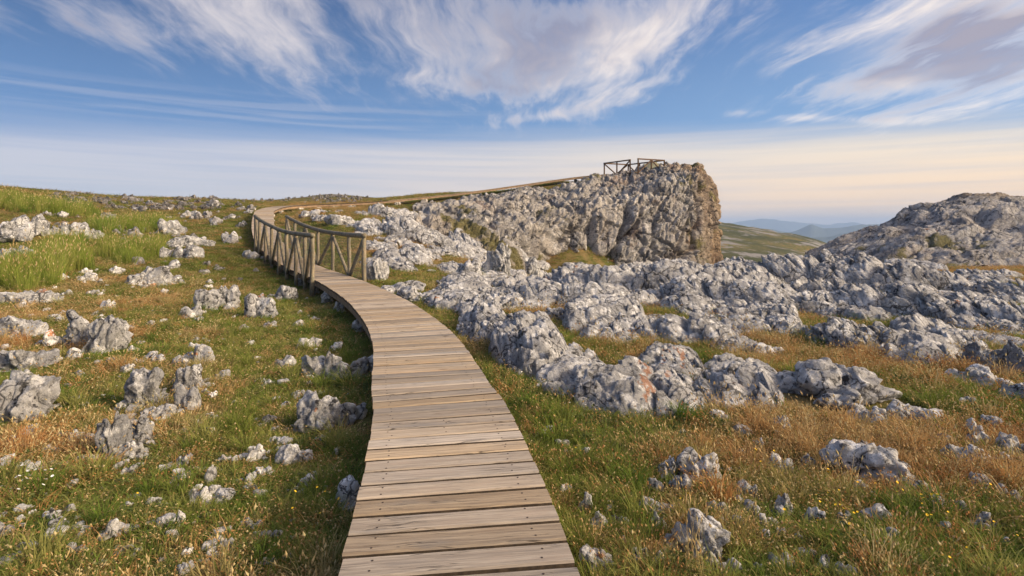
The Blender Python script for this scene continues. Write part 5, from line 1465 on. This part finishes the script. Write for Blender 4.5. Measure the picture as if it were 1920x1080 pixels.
put('olive_grass', OLIVE, thin & (kind == 1), 0.85, 'fading olive grass of the meadow')
put('dry_grass', DRY, thin & (kind == 2), 0.75, 'reddish dry grass of the meadow')
put('straw_stalks', STRAW, thin & (q > .90) & (dry > -.05) & (rad < 26), 0.8, 'pale seed stalks standing above the dry grass')
tus = (rng.random(len(gx)) < np.clip(0.022 + 0.05 * nC, 0.004, .06)) & (rad < 24)
tk = np.where(dry < -0.1, 0, np.where(dry > .22, 2, 1))
n_ = int(tus.sum()); s_ = rng.uniform(.6, 1.15, n_)
scatter('grass_tussocks', TUSS, np.stack([gx[tus], gy[tus], gz[tus] - .01], 1), rots[tus], np.stack([s_ * 1.3, s_ * 1.3, s_], 1), tk[tus], 'taller grass tussocks standing out of the turf')
hf = field(gu, gv, [(1220, 800, 190, 30, 1.0), (980, 720, 70, 60, .5), (620, 700, 90, 200, .5), (1600, 640, 200, 40, .4), (150, 760, 90, 40, .6), (230, 870, 100, 40, .6)]) + 0.35 * nB
put('low_herbs', HERBS, thin & (rng.random(len(gx)) < np.clip(hf, 0.06, .8) * 0.5) & (rad < 22), 1.0, 'small leafy herbs at the foot of the rocks')
# tall green grass of the upper left
tf = field(gu, gv, [(20, 378, 130, 16, 1.2), (110, 470, 70, 45, 1.0), (30, 515, 70, 35, 1.0), (250, 445, 70, 45, 1.1), (200, 420, 120, 26, .7), (120, 395, 120, 14, .8), (330, 395, 60, 16, .35)])
NT_ = 20000
tr = rng.uniform(9, 36, NT_); ta = np.radians(rng.uniform(-54, -26, NT_))
tx, ty = tr * np.sin(ta), tr * np.cos(ta); tz = H(tx, ty); tu, tv = 960 + tx / ty * F, HOR - (tz - EYE) / ty * F
tbase = field(tu, tv, [(25, 379, 120, 12, 1.2), (100, 500, 55, 17, 1.2), (25, 530, 58, 17, 1.1), (245, 476, 48, 15, 1.2), (225, 428, 60, 10, 1.0), (130, 396, 90, 8, .9), (300, 425, 30, 12, .6), (120, 462, 60, 8, .5), (330, 396, 50, 8, .35)])
tfield = tbase + 0.5 * fbm(np.stack([tx, ty, tx * 0], 1) * .9, 3, 9)
sel = (rng.random(NT_) < np.clip((tfield - .22) * .9, 0, .6)) & (tbase > .14) & allowed(tx, ty, 1.1)
n = int(sel.sum()); s_ = rng.uniform(.45, 1.2, n)
scatter('tall_grass', TALL, np.stack([tx[sel], ty[sel], tz[sel] - .02], 1), np.stack([rng.normal(0, .1, n), rng.normal(.0, .1, n), rng.uniform(0, 6.28, n)], 1), np.stack([s_, s_, s_ * rng.uniform(.7, 1.1, n)], 1), rng.integers(0, 2, n), 'tall fresh green grass tufts of the upper left slope')
# flowers
ff = field(gu, gv, [(1620, 985, 190, 60, 1.0), (1250, 1060, 120, 40, .3), (60, 900, 60, 40, .5), (300, 960, 250, 90, .12), (1100, 860, 80, 60, .15), (1800, 1040, 100, 50, .5), (620, 1000, 80, 60, .2)])
wf = field(gu, gv, [(45, 940, 40, 22, 1.0), (1110, 760, 30, 20, .3)])
a = rng.random(len(gx)); sy = (a < ff * .05) & (rad < 8); sw = (a > 1 - wf * .30) & (rad < 8)
idx = np.concatenate([np.nonzero(sy)[0], np.nonzero(sw)[0]]); kd = np.concatenate([rng.integers(0, 2, sy.sum()), np.full(sw.sum(), 2)])
scatter('wildflowers', FLW, np.stack([gx, gy, gz], 1)[idx], rots[idx], np.repeat(rng.uniform(.8, 1.2, len(idx))[:, None], 3, 1), kd, 'yellow and white wildflowers in the grass')
